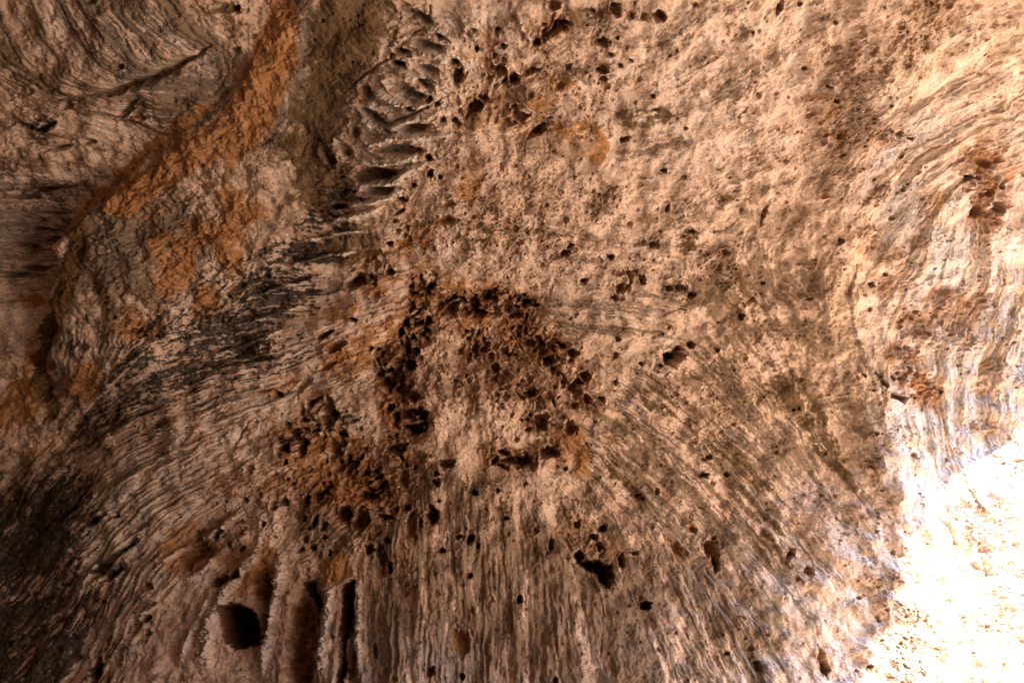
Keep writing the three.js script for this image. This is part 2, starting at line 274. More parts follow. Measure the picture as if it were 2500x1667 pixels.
  blob(relief, 200, 300, 420, 400, 0, 0.75); blob(relief, 400, 620, 260, 300, 0, 1); blob(relief, 350, 1150, 480, 420, 0, 0.75); blob(relief, 1100, 1480, 460, 300, 0, 0.7); blob(relief, 1150, 860, 260, 220, 0, 0.9); blob(relief, 950, 350, 160, 330, 10, 0.8); blob(relief, 2330, 760, 190, 480, 0, 0.36); blob(cool, 2330, 880, 200, 480, 0, 1); blob(cool, 2200, 420, 70, 150, 30, 0.8); blob(cool, 330, 1400, 380, 260, -45, 0.4); blob(cool, 850, 1640, 330, 100, 0, 0.4);
  blob(relief, 850, 1180, 260, 140, 0, 0.9); blob(relief, 1720, 1560, 240, 110, 40, 0.7); blob(relief, 1500, 1080, 200, 130, 40, 0.45); blob(relief, 1250, 300, 160, 280, 0, 0.6); blob(relief, 1250, 560, 220, 120, 0, 0.6); blob(relief, 2380, 1450, 220, 290, 0, 1); blob(rough, 2380, 1450, 220, 290, 0, 1); blob(flow, 2380, 1450, 200, 260, 0, -0.5);
  // torn, cavernous belts
  band(crag, 40, 1, 1040, 690, 1030, 760, 1000, 830, 950, 900, 960, 960, 1005, 1030); band(crag, 34, 1, 1035, 725, 1120, 742, 1200, 735, 1290, 752); band(crag, 40, 0.75, 1255, 790, 1340, 850, 1400, 915, 1425, 975);
  band(crag, 36, 0.7, 1120, 830, 1240, 870); band(crag, 34, 0.7, 1130, 930, 1210, 915, 1300, 960); band(crag, 30, 0.8, 1190, 1105, 1260, 1125, 1350, 1100); band(crag, 30, 0.7, 1300, 1030, 1370, 965);
  band(crag, 46, 0.9, 770, 1000, 800, 1080, 870, 1130, 930, 1200); band(crag, 44, 0.85, 700, 1060, 740, 1090); band(crag, 60, 0.7, 740, 1190, 860, 1160, 960, 1150); band(crag, 34, 0.8, 950, 1100, 990, 1040);
  band(crag, 26, 0.8, 1190, 240, 1160, 270, 1240, 285); band(crag, 22, 0.7, 1180, 120, 1230, 190); band(crag, 22, 0.6, 1265, 300, 1330, 310); band(crag, 24, 0.7, 1300, 100, 1370, 60); band(crag, 20, 0.5, 1230, 190, 1290, 180);
  band(crag, 46, 0.8, 2390, 380, 2420, 440, 2430, 520); band(crag, 40, 0.75, 2230, 780, 2300, 740, 2350, 760); band(crag, 36, 0.8, 2200, 860, 2230, 930, 2270, 960); band(crag, 26, 0.6, 2150, 700, 2190, 690); band(crag, 20, 0.6, 2400, 730, 2360, 760); band(crag, 26, 0.55, 2130, 570, 2110, 600); band(crag, 24, 0.5, 2420, 900, 2390, 940); band(crag, 18, 0.5, 2390, 1045, 2420, 1040);
  band(crag, 26, 0.55, 1000, 500, 1040, 560, 990, 610); band(crag, 30, 0.5, 880, 660, 930, 620); band(crag, 30, 0.55, 320, 790, 360, 760); band(crag, 30, 0.6, 830, 1250, 900, 1290); band(crag, 40, 0.5, 480, 1340, 560, 1290); band(crag, 30, 0.5, 1390, 1290, 1450, 1330, 1510, 1370); band(crag, 20, 0.4, 1160, 540, 1100, 560);
  blob(pepper, 1500, 300, 500, 330, 0, 0.6); blob(pepper, 1150, 500, 260, 200, 0, 1); blob(pepper, 1250, 850, 260, 220, 0, 0.9); blob(pepper, 400, 620, 260, 260, 0, 0.9); blob(pepper, 800, 1200, 330, 160, 0, 0.7); blob(pepper, 500, 1000, 300, 100, -25, 0.7); blob(pepper, 1700, 600, 300, 300, 0, 0.5);
  blob(pits, 2330, 1480, 200, 260, 0, 0.3); blob(pepper, 2330, 1480, 220, 280, 0, 1); blob(pepper, 1750, 1200, 400, 300, 0, 0.8);
  blob(rough, 1150, 850, 260, 200, 0, 1); blob(rough, 400, 600, 240, 300, 0, 0.8); blob(rough, 1300, 400, 260, 300, 0, 0.65); blob(rough, 850, 1180, 260, 120, 0, 0.9);
  // honeycombed patches
  band(honey, 62, 1, 2080, 160, 2160, 130, 2240, 70, 2310, 10); blob(honey, 2140, 150, 70, 60, -30, 1); blob(honey, 2010, 300, 62, 105, 5, 1); blob(honey, 2120, 330, 30, 60, 20, 0.9); blob(honey, 1880, 385, 32, 26, 20, 0.8); blob(honey, 1745, 650, 60, 45, -30, 0.9); blob(honey, 1470, 495, 50, 36, -20, 0.8); blob(honey, 2140, 470, 50, 30, 0, 0.6); blob(honey, 1260, 520, 130, 90, 0, 0.4); blob(honey, 1650, 960, 120, 50, 30, 0.35);
}

// ---------------------------------------------------------------- full-size fields
const D = new Float32Array(N);             // depth of hollows, metres
const L = new Float32Array(N);             // lumps and rims, metres
const FI = new Float32Array(N);            // dark film on the floor of the scoops
const HO = new Float32Array(N);            // fresh orange rock inside hollows; high values paint deep ones dark
const OWN = new Int16Array(N);             // which part a vertex belongs to
const parts = [];                          // {name, label?}
const partOf = (name, label) => { parts.push({ name, label }); return parts.length; };
let pitSeed = 1;
function dig(u0, v0, m, depth, o = {}) {   // m: chart -> unit circle of the hollow
  const { edge = 0.5, stain = 0.8, rim = 0.1, rag = 0.34, part = 0, skew = 0, raise = 0, film = 0 } = o, s = (pitSeed++ * 7.13) % 97;
  const det = m[0] * m[3] - m[1] * m[2], eu = 1.6 * Math.hypot(m[3], m[1]) / Math.abs(det), ev = 1.6 * Math.hypot(m[2], m[0]) / Math.abs(det);
  const i0 = Math.max(0, Math.floor((u0 - eu - U0) / DU)), i1 = Math.min(NU - 1, Math.ceil((u0 + eu - U0) / DU)), j0 = Math.max(0, Math.floor((v0 - ev - V0) / DV)), j1 = Math.min(NV - 1, Math.ceil((v0 + ev - V0) / DV));
  const ang = 0.36 * rnd(), th = rnd() * 3, cs = Math.cos(th), sn = Math.sin(th), u9 = s * 3.1, v9 = s * 1.7;
  const big = Math.min(1 / Math.hypot(m[0], m[1]), 1 / Math.hypot(m[2], m[3])) > 0.08;
  for (let j = j0; j <= j1; j++) for (let i = i0; i <= i1; i++) {
    const du = U0 + i * DU - u0, dv = V0 + j * DV - v0, x = m[0] * du + m[1] * dv, y = m[2] * du + m[3] * dv;
    let r = Math.hypot(x, y);
    if (r > 1.6) continue;
    const w = noise(x * 1.3 + s, y * 1.3 + s * 0.7) + (big ? 0.5 * noise(x * 3.4 + s, y * 3.4 - s) : 0);
    r = r * (1 - ang) + ang * Math.max(Math.abs(x * cs - y * sn), Math.abs(x * sn + y * cs)) * 1.12;
    r *= 1 + rag * w + (big ? 0.13 * noise(u9 + i * 0.23, v9 + j * 0.23) : 0.3 * noise(u9 + i * 0.31, v9 + j * 0.31));
    const k = j * NU + i, f = (1 - sst(1 - edge, 1, r)) * (skew ? clamp(0.5 - skew * y, 0.12, 1) : 1);
    if (raise) { const q = raise * Math.max(0, 1 - r * r); if (q > L[k]) L[k] = q; }
    else {
      if (depth * f > D[k]) D[k] = depth * f;
      const e = rim * Math.min(depth, 0.25) * Math.exp(-((r - 1.12) ** 2) / 0.03);
      if (e > L[k]) L[k] = e;
    }
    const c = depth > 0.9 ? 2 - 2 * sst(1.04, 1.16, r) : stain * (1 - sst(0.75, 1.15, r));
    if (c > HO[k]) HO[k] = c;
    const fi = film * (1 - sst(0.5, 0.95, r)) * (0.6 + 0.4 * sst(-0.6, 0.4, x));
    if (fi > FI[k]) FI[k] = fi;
    if (part && r < 0.97) OWN[k] = part;
  }
}
function niche(depth, edge, label, ...p) {   // measured outline; edge in metres
  const pts = line(...p), id = partOf('hollow', label); pts.push(pts[0]);
  let lo = [1e9, 1e9], hi = [-1e9, -1e9]; for (const q of pts) for (let c = 0; c < 2; c++) { lo[c] = Math.min(lo[c], q[c] - 0.3); hi[c] = Math.max(hi[c], q[c] + 0.3); }
  for (let j = Math.max(0, Math.floor((lo[1] - V0) / DV)); j <= Math.min(NV - 1, (hi[1] - V0) / DV); j++) for (let i = Math.max(0, Math.floor((lo[0] - U0) / DU)); i <= Math.min(NU - 1, (hi[0] - U0) / DU); i++) {
    const u = U0 + i * DU, v = V0 + j * DV, k = j * NU + i; let inside = false;
    for (let a = 0; a + 1 < pts.length; a++) { const [x1, y1] = pts[a], [x2, y2] = pts[a + 1]; if ((y1 > v) !== (y2 > v) && u < (x2 - x1) * (v - y1) / (y2 - y1) + x1) inside = !inside; }
    const d = along(pts, u, v)[0] * (inside ? 1 : -1) + 0.1 * fbm(u * 2.6, v * 2.6, 4) + 0.03 * noise(u * 12, v * 12);
    const f = sst(0, edge, d), rough = 1 + 0.25 * fbm(u * 2.2, v * 2.2 + 8, 4) + 0.1 * noise(u * 9, v * 3);
    if (depth * f * rough > D[k]) D[k] = depth * f * rough;
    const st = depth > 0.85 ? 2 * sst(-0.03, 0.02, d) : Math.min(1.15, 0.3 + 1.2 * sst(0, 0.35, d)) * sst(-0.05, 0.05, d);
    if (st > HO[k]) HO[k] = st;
    if (d > -0.25 && d < 0) { const e = 0.05 * Math.exp(-((d + 0.08) ** 2) / 0.004); if (e > L[k]) L[k] = e; }
    if (d > 0.02) OWN[k] = id;
  }
}
const RB = new Float32Array(N);            // pale lips
function rib(width, height, ...p) {
  const tone = p[1] > 1150 ? 0.42 : 1, pts = line(...p), w = width * (tone < 1 ? 1.5 : 1) * 0.0096, id = partOf(tone < 1 ? 'column' : 'rib');
  let lo = [1e9, 1e9], hi = [-1e9, -1e9]; for (const q of pts) for (let c = 0; c < 2; c++) { lo[c] = Math.min(lo[c], q[c] - 2.4 * w); hi[c] = Math.max(hi[c], q[c] + 2.4 * w); }
  for (let j = Math.max(0, Math.floor((lo[1] - V0) / DV)); j <= Math.min(NV - 1, (hi[1] - V0) / DV); j++) for (let i = Math.max(0, Math.floor((lo[0] - U0) / DU)); i <= Math.min(NU - 1, (hi[0] - U0) / DU); i++) {
    const u = U0 + i * DU, v = V0 + j * DV, k = j * NU + i, a = along(pts, u, v), end = sst(0, 0.2, a[2]) * sst(1, 0.8, a[2]);
    const s = a[1] + 0.06 * fbm(u * 3 + 5, v * 3, 3), t = Math.abs(s) / (w * (0.6 + 0.4 * end) * (0.8 + 0.5 * noise(u * 4, v * 4)));
    const f = (s > 0 ? 1 - sst(0, 0.75, t) : 1 - sst(0.1, 1.5, t)) * end;
    if (f <= 0) continue;
    if (1.35 * height * f > L[k]) L[k] = 1.35 * height * f;
    if (f * tone > RB[k]) RB[k] = f * tone;
    if (f > 0.3 && width > 9) OWN[k] = id;
  }
}
function hollow(x, y, rx, ry, ang, depth, o = {}) {           // measured position and half axes
  const f = frame(x, y), c = Math.cos(ang * Math.PI / 180), s = Math.sin(ang * Math.PI / 180);
  const a = f.inv, m = [(c * a[0] + s * a[2]) / rx, (c * a[1] + s * a[3]) / rx, (-s * a[0] + c * a[2]) / ry, (-s * a[1] + c * a[3]) / ry];
  const name = o.raise ? 'nodule' : o.name ?? 'hollow';
  dig(f.a[0], f.a[1], m, depth, { part: Math.max(rx, ry) >= 11 && name ? partOf(name, o.label) : 0, ...o });
}
{
  // small random pits, as thick as the pit map says
  const tries = (n, r0, r1, dep, limit) => {
    for (let q = 0; q < n; q++) {
      const u = U0 + rnd() * (U1 - U0), v = V0 + rnd() * (V1 - V0), keep = rnd(), s = r0 * Math.pow(r1 / r0, rnd()), t = rnd() * 3.14, e = 0.65 + 0.5 * rnd();
      const p = read(pits, u, v) * (0.35 + 1.3 * sst(-0.3, 0.5, fbm(u * 0.9 + 40, v * 0.9, 3)));
      if (keep > p * limit) continue;
      const c = Math.cos(t), w = Math.sin(t);
      dig(u, v, [c / s, w / s, -w / (s * e), c / (s * e)], s * dep * (0.6 + 0.8 * rnd()), { edge: 0.7, stain: rnd() < 0.6 ? 0.7 * rnd() : 0.15, rim: 0.2 });
    }
  };
  tries(42000, 0.02, 0.045, 1.5, 0.9); tries(7000, 0.04, 0.09, 1.3, 0.5); tries(900, 0.09, 0.18, 1.1, 0.35);
  // honeycombs: close-set cups with sharp lips
  for (let q = 0; q < 60000; q++) {
    const u = U0 + rnd() * (U1 - U0), v = V0 + rnd() * (V1 - V0), p = read(honey, u, v), keep = rnd(), s = 0.022 + 0.07 * rnd() * rnd() * rnd(), hb = rnd();
    if (keep > p * 0.9) continue;
    dig(u, v, [1 / s, 0, 0, 1 / s], s * 1.25, hb < 0.35 ? { raise: s * 0.9, rag: 0.5, stain: 0.2 } : { edge: 0.75, stain: 0.7 * rnd(), rim: 0.4, rag: 0.5 });
  }
  // belts of clustered cavities round the middle of the roof
  const belt = (n, wid, r0, r1, dep, ...p) => {
    const pts = line(...p), seg = []; let tot = 0;
    for (let i = 0; i + 1 < pts.length; i++) { const l = Math.hypot(pts[i + 1][0] - pts[i][0], pts[i + 1][1] - pts[i][1]); seg.push(l); tot += l; }
    for (let q = 0; q < n * 0.4; q++) {
      let t = rnd() * tot, i = 0; while (i < seg.length - 1 && t > seg[i]) { t -= seg[i]; i++; }
      const h = t / seg[i], g = (rnd() + rnd() - 1) * wid * 0.0096, ex = pts[i + 1][0] - pts[i][0], ey = pts[i + 1][1] - pts[i][1];
      const u = pts[i][0] + ex * h - ey / seg[i] * g, v = pts[i][1] + ey * h + ex / seg[i] * g;
      const s = (r0 + (r1 - r0) * rnd() * rnd()) * 0.0096, a = rnd() * 3.14, e = 0.6 + 0.6 * rnd(), c = Math.cos(a), w = Math.sin(a);
      dig(u, v, [c / s, w / s, -w / (s * e), c / (s * e)], s * dep * (0.6 + 0.8 * rnd()), { edge: 0.6, stain: 0.6 + 0.4 * rnd(), rim: 0.25, part: s > 0.13 ? partOf('hollow') : 0 });
    }
  };
  belt(70, 44, 9, 24, 2.0, 1035, 680, 1030, 760, 1000, 830, 950, 900, 965, 960, 1000, 1030);
  belt(60, 34, 9, 26, 2.0, 1045, 735, 1120, 745, 1200, 735, 1285, 750);
  belt(26, 40, 8, 18, 1.6, 1090, 820, 1150, 850, 1230, 870); belt(34, 40, 8, 20, 1.7, 1130, 930, 1200, 920, 1300, 960); belt(36, 40, 8, 20, 1.8, 1260, 800, 1340, 860, 1400, 920, 1430, 980);
  belt(24, 30, 9, 18, 1.8, 1200, 1110, 1260, 1125, 1340, 1100); belt(22, 30, 8, 22, 1.8, 1300, 1020, 1360, 970, 1400, 940);
  belt(40, 50, 8, 22, 1.7, 760, 1030, 800, 1080, 850, 1120, 900, 1190, 960, 1220); belt(50, 90, 7, 18, 1.6, 760, 1180, 860, 1150, 960, 1140); belt(40, 100, 7, 14, 1.6, 640, 1290, 760, 1290, 900, 1280, 1000, 1320);
  belt(24, 36, 7, 20, 1.5, 1230, 130, 1200, 210, 1160, 260, 1260, 280); belt(18, 30, 7, 18, 1.5, 1310, 90, 1350, 50, 1480, 40, 1590, 40); belt(18, 60, 6, 12, 1.5, 690, 1050, 740, 1100);
  belt(20, 40, 7, 16, 1.4, 880, 640, 930, 690); belt(16, 30, 6, 13, 1.4, 960, 520, 1010, 580, 980, 620); belt(16, 40, 6, 12, 1.5, 1500, 690, 1560, 660); belt(14, 26, 6, 14, 1.6, 1630, 700, 1700, 715);
  belt(20, 50, 6, 13, 1.4, 2380, 420, 2420, 500, 2460, 460); belt(26, 46, 6, 13, 1.3, 2190, 830, 2240, 780, 2300, 760); belt(26, 46, 6, 13, 1.3, 2200, 880, 2230, 950, 2200, 980);
}
// hollows that stand alone, one by one
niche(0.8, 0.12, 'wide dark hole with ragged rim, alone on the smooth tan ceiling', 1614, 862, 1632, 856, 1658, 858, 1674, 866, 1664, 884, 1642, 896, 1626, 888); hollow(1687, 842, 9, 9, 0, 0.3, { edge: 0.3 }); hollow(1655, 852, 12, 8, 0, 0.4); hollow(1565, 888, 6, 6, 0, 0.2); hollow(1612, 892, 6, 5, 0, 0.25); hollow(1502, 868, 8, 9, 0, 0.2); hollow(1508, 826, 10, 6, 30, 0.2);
hollow(1399, 862, 15, 12, 30, 0.45); hollow(1375, 845, 8, 8, 0, 0.25); hollow(1492, 628, 9, 8, 0, 0.35, { edge: 0.3 }); hollow(1378, 618, 14, 10, -20, 0.3); hollow(1393, 600, 9, 6, -40, 0.3); hollow(1427, 686, 9, 8, 0, 0.3); hollow(1535, 668, 6, 13, -10, 0.25); hollow(1568, 683, 9, 14, -20, 0.28);
hollow(1515, 706, 13, 14, 30, 0.3); hollow(1503, 727, 10, 9, 20, 0.3); hollow(1660, 702, 16, 9, -10, 0.3); hollow(1690, 718, 11, 7, 0, 0.3); hollow(1632, 703, 8, 8, 0, 0.2); hollow(1809, 773, 8, 8, 0, 0.4, { edge: 0.3 }); hollow(1862, 691, 5, 4, 0, 0.2); hollow(1503, 934, 6, 9, 20, 0.25); hollow(1752, 855, 5, 6, 40, 0.2);
hollow(1720, 1160, 10, 7, -10, 0.4, { edge: 0.3 }); hollow(1774, 1158, 7, 7, 0, 0.3); hollow(1730, 1117, 8, 7, 0, 0.3); hollow(1775, 1595, 8, 6, 0, 0.2);
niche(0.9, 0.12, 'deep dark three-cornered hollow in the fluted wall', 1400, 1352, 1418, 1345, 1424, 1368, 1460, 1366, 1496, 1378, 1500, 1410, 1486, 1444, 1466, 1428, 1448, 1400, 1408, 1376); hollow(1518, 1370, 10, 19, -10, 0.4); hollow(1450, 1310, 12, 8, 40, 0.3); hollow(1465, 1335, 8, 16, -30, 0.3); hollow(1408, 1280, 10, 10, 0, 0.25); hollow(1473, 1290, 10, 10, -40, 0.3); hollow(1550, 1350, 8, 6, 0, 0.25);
hollow(1575, 1478, 14, 14, 0, 0.6, { edge: 0.3 }); hollow(1655, 1345, 16, 34, -28, 0.45, { edge: 0.75, skew: 0.5 }); hollow(1735, 1340, 20, 30, -10, 0.5, { edge: 0.65, skew: 0.4 }); hollow(1748, 1375, 9, 26, -8, 0.4, { edge: 0.6 }); hollow(1690, 1290, 14, 9, 40, 0.15, { edge: 0.8 });
hollow(1345, 1330, 8, 18, 8, 0.3); hollow(1268, 1462, 9, 13, 0, 0.3); hollow(1380, 1145, 6, 6, 0, 0.2); hollow(1557, 1210, 10, 6, 30, 0.2); hollow(1604, 1200, 8, 9, 0, 0.22); hollow(1570, 1218, 6, 5, 0, 0.2);
hollow(1930, 1352, 9, 20, 22, 0.3, { edge: 0.5 }); hollow(1975, 1395, 12, 16, -20, 0.2); hollow(2010, 1620, 12, 40, -12, 0.35, { edge: 0.6 }); hollow(2125, 1628, 7, 5, 0, 0.25); hollow(2146, 1516, 6, 3, 0, 0.3); hollow(2098, 1460, 6, 4, -20, 0.2); hollow(2180, 1350, 5, 7, 0, 0.2); hollow(1848, 1625, 9, 22, -20, 0.3);
hollow(2055, 588, 9, 8, 0, 0.35); hollow(1975, 730, 8, 3, 0, 0.25); hollow(1862, 692, 5, 4, 0, 0.2); hollow(2125, 756, 6, 6, 0, 0.3, { edge: 0.3 }); hollow(2163, 670, 8, 6, 20, 0.3); hollow(2132, 695, 9, 9, 0, 0.25); hollow(2160, 936, 15, 6, 45, 0.4); hollow(2148, 920, 7, 5, -40, 0.3); hollow(2200, 972, 22, 10, 25, 0.45); hollow(2125, 758, 4, 4, 0, 0.2); hollow(1950, 997, 5, 5, 0, 0.25); hollow(2138, 1058, 5, 5, 0, 0.2); hollow(1937, 1000, 4, 4, 0, 0.2); hollow(2110, 915, 6, 3, 50, 0.2);
hollow(2366, 434, 13, 8, 0, 0.5, { edge: 0.3 }); hollow(2392, 435, 5, 5, 0, 0.3); hollow(2454, 458, 6, 5, 0, 0.35, { edge: 0.3 }); hollow(2385, 518, 16, 14, 30, 0.4); hollow(2445, 510, 16, 18, 0, 0.35); hollow(2410, 400, 30, 16, 20, 0.25, { edge: 0.8 }); hollow(2193, 327, 9, 8, 0, 0.35); hollow(2222, 338, 8, 4, 0, 0.25); hollow(2420, 470, 14, 10, 0, 0.25);
hollow(1903, 18, 8, 20, 20, 0.3); hollow(1952, 10, 7, 5, 0, 0.25); hollow(2039, 55, 7, 5, 0, 0.25); hollow(1965, 167, 6, 5, 0, 0.2); hollow(2041, 247, 6, 5, 0, 0.25); hollow(2428, 65, 5, 4, 0, 0.25); hollow(2022, 212, 10, 4, 20, 0.2); hollow(1697, 12, 8, 6, 10, 0.2); hollow(2108, 413, 5, 3, 0, 0.2);
hollow(1502, 22, 18, 18, 0, 0.3); hollow(1610, 38, 17, 17, -20, 0.35); hollow(1470, 102, 18, 13, 0, 0.3); hollow(1485, 132, 18, 9, 0, 0.16, { edge: 0.8 }); hollow(1340, 85, 22, 9, -35, 0.35); hollow(1310, 105, 12, 10, 0, 0.3); hollow(1470, 170, 18, 10, 0, 0.3); hollow(1473, 192, 12, 8, 0, 0.15); hollow(1540, 147, 7, 4, 20, 0.25); hollow(1388, 166, 9, 12, 0, 0.25); hollow(1515, 160, 7, 6, 0, 0.2); hollow(1508, 92, 5, 4, 0, 0.25);
hollow(1295, 175, 24, 9, -20, 0.3); hollow(1255, 195, 14, 14, 0, 0.35); hollow(1267, 285, 26, 18, 20, 0.4); hollow(1315, 318, 30, 13, -35, 0.38); hollow(1256, 262, 10, 10, 0, 0.25); hollow(1365, 210, 14, 14, 0, 0.15, { edge: 0.8 }); hollow(1525, 340, 14, 7, -20, 0.25); hollow(1620, 417, 8, 6, 0, 0.25); hollow(1595, 235, 6, 5, 30, 0.2); hollow(1675, 313, 6, 4, 0, 0.15); hollow(1630, 507, 5, 12, 10, 0.25); hollow(1352, 12, 18, 14, 0, 0.25); hollow(1865, 520, 6, 26, 20, 0.2);
hollow(1117, 188, 15, 28, 12, 0.45, { edge: 0.35 }); hollow(1228, 112, 8, 8, 0, 0.3); hollow(1163, 120, 7, 8, 0, 0.25); hollow(1160, 262, 26, 16, -15, 0.45); hollow(1180, 240, 16, 10, 0, 0.3); hollow(1082, 294, 9, 9, 0, 0.25); hollow(1110, 294, 7, 10, 0, 0.25); hollow(1068, 255, 10, 5, -20, 0.3); hollow(1000, 263, 15, 10, 10, 0.3); hollow(1042, 262, 6, 5, 0, 0.25); hollow(1215, 70, 10, 6, 0, 0.2); hollow(1048, 242, 12, 8, -60, 0.25);
hollow(1049, 424, 9, 13, 10, 0.35); hollow(1045, 385, 14, 8, 30, 0.3); hollow(1075, 433, 7, 7, 0, 0.25); hollow(980, 488, 16, 8, 20, 0.3); hollow(975, 518, 18, 6, -30, 0.2); hollow(1010, 452, 8, 8, 0, 0.25); hollow(1090, 538, 26, 14, 0, 0.25, { edge: 0.8 });
hollow(873, 686, 30, 19, -25, 0.45, { edge: 0.75 }); hollow(790, 820, 28, 9, -30, 0.3); hollow(818, 845, 30, 13, -30, 0.35, { skew: -0.4 }); hollow(858, 779, 14, 6, 10, 0.3); hollow(904, 850, 7, 7, 0, 0.25); hollow(922, 853, 7, 6, 0, 0.25); hollow(678, 962, 16, 9, 20, 0.3); hollow(740, 940, 40, 12, -40, 0.2, { edge: 0.8, stain: 0.4 }); hollow(950, 595, 12, 8, 0, 0.25); hollow(800, 895, 26, 7, -25, 0.18, { stain: 0.3 });
hollow(1010, 970, 22, 16, 0, 0.4); hollow(995, 1010, 24, 18, 10, 0.5); hollow(945, 935, 22, 14, 0, 0.45); hollow(715, 1060, 24, 22, 0, 0.4); hollow(735, 1090, 18, 26, 10, 0.45); hollow(800, 1010, 22, 46, 8, 0.45); hollow(965, 1095, 30, 16, 0, 0.4); hollow(1090, 1130, 26, 14, -10, 0.3); hollow(1230, 1105, 16, 10, 20, 0.45); hollow(1265, 1125, 44, 14, 5, 0.55); hollow(1340, 1105, 26, 18, -30, 0.5); hollow(1400, 950, 20, 12, 30, 0.5); hollow(1410, 935, 14, 9, 0, 0.4); hollow(1392, 1045, 17, 22, -20, 0.35, { edge: 0.7 }); hollow(1320, 1030, 24, 22, 0, 0.4); hollow(1470, 975, 12, 7, 30, 0.2);
// the caverns low down among the pale columns
rib(16, 0.2, 640, 1300, 628, 1360, 560, 1440, 520, 1520, 500, 1660); rib(15, 0.2, 690, 1330, 690, 1420, 672, 1480, 660, 1560, 640, 1667); rib(16, 0.2, 800, 1400, 812, 1470, 800, 1540, 790, 1600, 792, 1667); rib(12, 0.14, 870, 1400, 880, 1480, 876, 1560, 884, 1660); rib(9, 0.1, 560, 1410, 520, 1450, 470, 1550, 430, 1640); rib(8, 0.1, 380, 1400, 430, 1350, 520, 1300, 600, 1240); rib(8, 0.1, 440, 1420, 500, 1390, 560, 1330, 610, 1300); rib(7, 0.1, 330, 1450, 400, 1470, 360, 1500, 300, 1560);
niche(0.55, 0.35, null, 610, 1420, 640, 1372, 668, 1380, 678, 1450, 664, 1550, 640, 1600, 600, 1592, 624, 1500);
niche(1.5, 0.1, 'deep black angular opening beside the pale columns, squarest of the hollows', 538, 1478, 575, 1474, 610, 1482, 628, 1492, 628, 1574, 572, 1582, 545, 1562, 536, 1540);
niche(0.6, 0.4, null, 702, 1475, 738, 1425, 775, 1412, 792, 1480, 786, 1560, 764, 1720, 688, 1720, 696, 1600); niche(1.1, 0.2, null, 742, 1424, 774, 1414, 790, 1475, 778, 1510, 760, 1485);
niche(1.3, 0.16, null, 834, 1432, 862, 1418, 868, 1470, 852, 1560, 838, 1720, 815, 1720, 828, 1580); niche(0.5, 0.3, null, 850, 1500, 876, 1470, 880, 1600, 872, 1720, 836, 1720);
hollow(480, 1345, 46, 34, -55, 0.6, { edge: 0.7, skew: -0.3 }); hollow(530, 1300, 9, 22, 25, 0.5); hollow(360, 1510, 14, 10, -30, 0.35); hollow(330, 1530, 34, 18, -50, 0.25, { edge: 0.8, stain: 0.5 }); hollow(235, 1640, 16, 36, 20, 0.4, { edge: 0.5 }); hollow(600, 1220, 9, 7, 0, 0.25); hollow(560, 1330, 7, 9, 0, 0.25); hollow(590, 1340, 8, 9, 0, 0.25); hollow(540, 1420, 26, 14, -40, 0.35); hollow(575, 1405, 22, 12, -40, 0.3);
hollow(900, 1340, 13, 15, 0, 0.4); hollow(933, 1360, 13, 34, -15, 0.4); hollow(952, 1385, 8, 18, 0, 0.35); hollow(945, 1320, 7, 9, 0, 0.25); hollow(995, 1240, 10, 9, 0, 0.35); hollow(1055, 1260, 20, 26, -25, 0.5); hollow(1050, 1238, 9, 9, 0, 0.3); hollow(1005, 1280, 16, 46, 5, 0.3, { edge: 0.6 }); hollow(1027, 1280, 6, 14, 0, 0.35); hollow(1158, 1202, 9, 7, 0, 0.35, { edge: 0.3 }); hollow(1070, 1222, 6, 5, 0, 0.25); hollow(1148, 1315, 10, 16, 20, 0.4); hollow(1118, 1310, 12, 7, -10, 0.3); hollow(1167, 1333, 6, 9, 10, 0.25); hollow(1078, 1345, 14, 8, 10, 0.25); hollow(1235, 1265, 10, 5, 0, 0.3); hollow(1215, 1197, 5, 7, 0, 0.2); hollow(1065, 1178, 14, 10, 20, 0.35); hollow(1065, 1155, 9, 9, 0, 0.3); hollow(1013, 1142, 5, 8, 0, 0.3); hollow(985, 1170, 18, 26, 0, 0.3, { edge: 0.7 }); hollow(895, 1210, 36, 14, 0, 0.5); hollow(940, 1262, 26, 6, 10, 0.35); hollow(835, 1255, 26, 26, -40, 0.5); hollow(880, 1270, 22, 34, 20, 0.45); hollow(745, 1225, 8, 20, 10, 0.35); hollow(693, 1225, 14, 12, 0, 0.35); hollow(665, 1228, 8, 7, 0, 0.25); hollow(768, 1275, 8, 22, 22, 0.35); hollow(790, 1285, 10, 16, 30, 0.35); hollow(765, 1335, 10, 10, 0, 0.35); hollow(735, 1342, 12, 7, -20, 0.3); hollow(695, 1128, 7, 9, 0, 0.25); hollow(640, 1280, 7, 11, 0, 0.25); hollow(745, 1265, 6, 8, 20, 0.25); hollow(805, 1350, 6, 14, 0, 0.3);
hollow(915, 1590, 7, 24, -8, 0.2, { stain: 0.3 }); hollow(1110, 1545, 10, 12, 0, 0.2, { stain: 0.3 }); hollow(1125, 1570, 24, 40, 0, 0.22, { edge: 0.6 }); hollow(1050, 1640, 14, 16, 0, 0.25); hollow(1128, 1650, 7, 10, 0, 0.3); hollow(1145, 1405, 10, 9, 20, 0.2); hollow(1355, 1660, 9, 10, 0, 0.25);
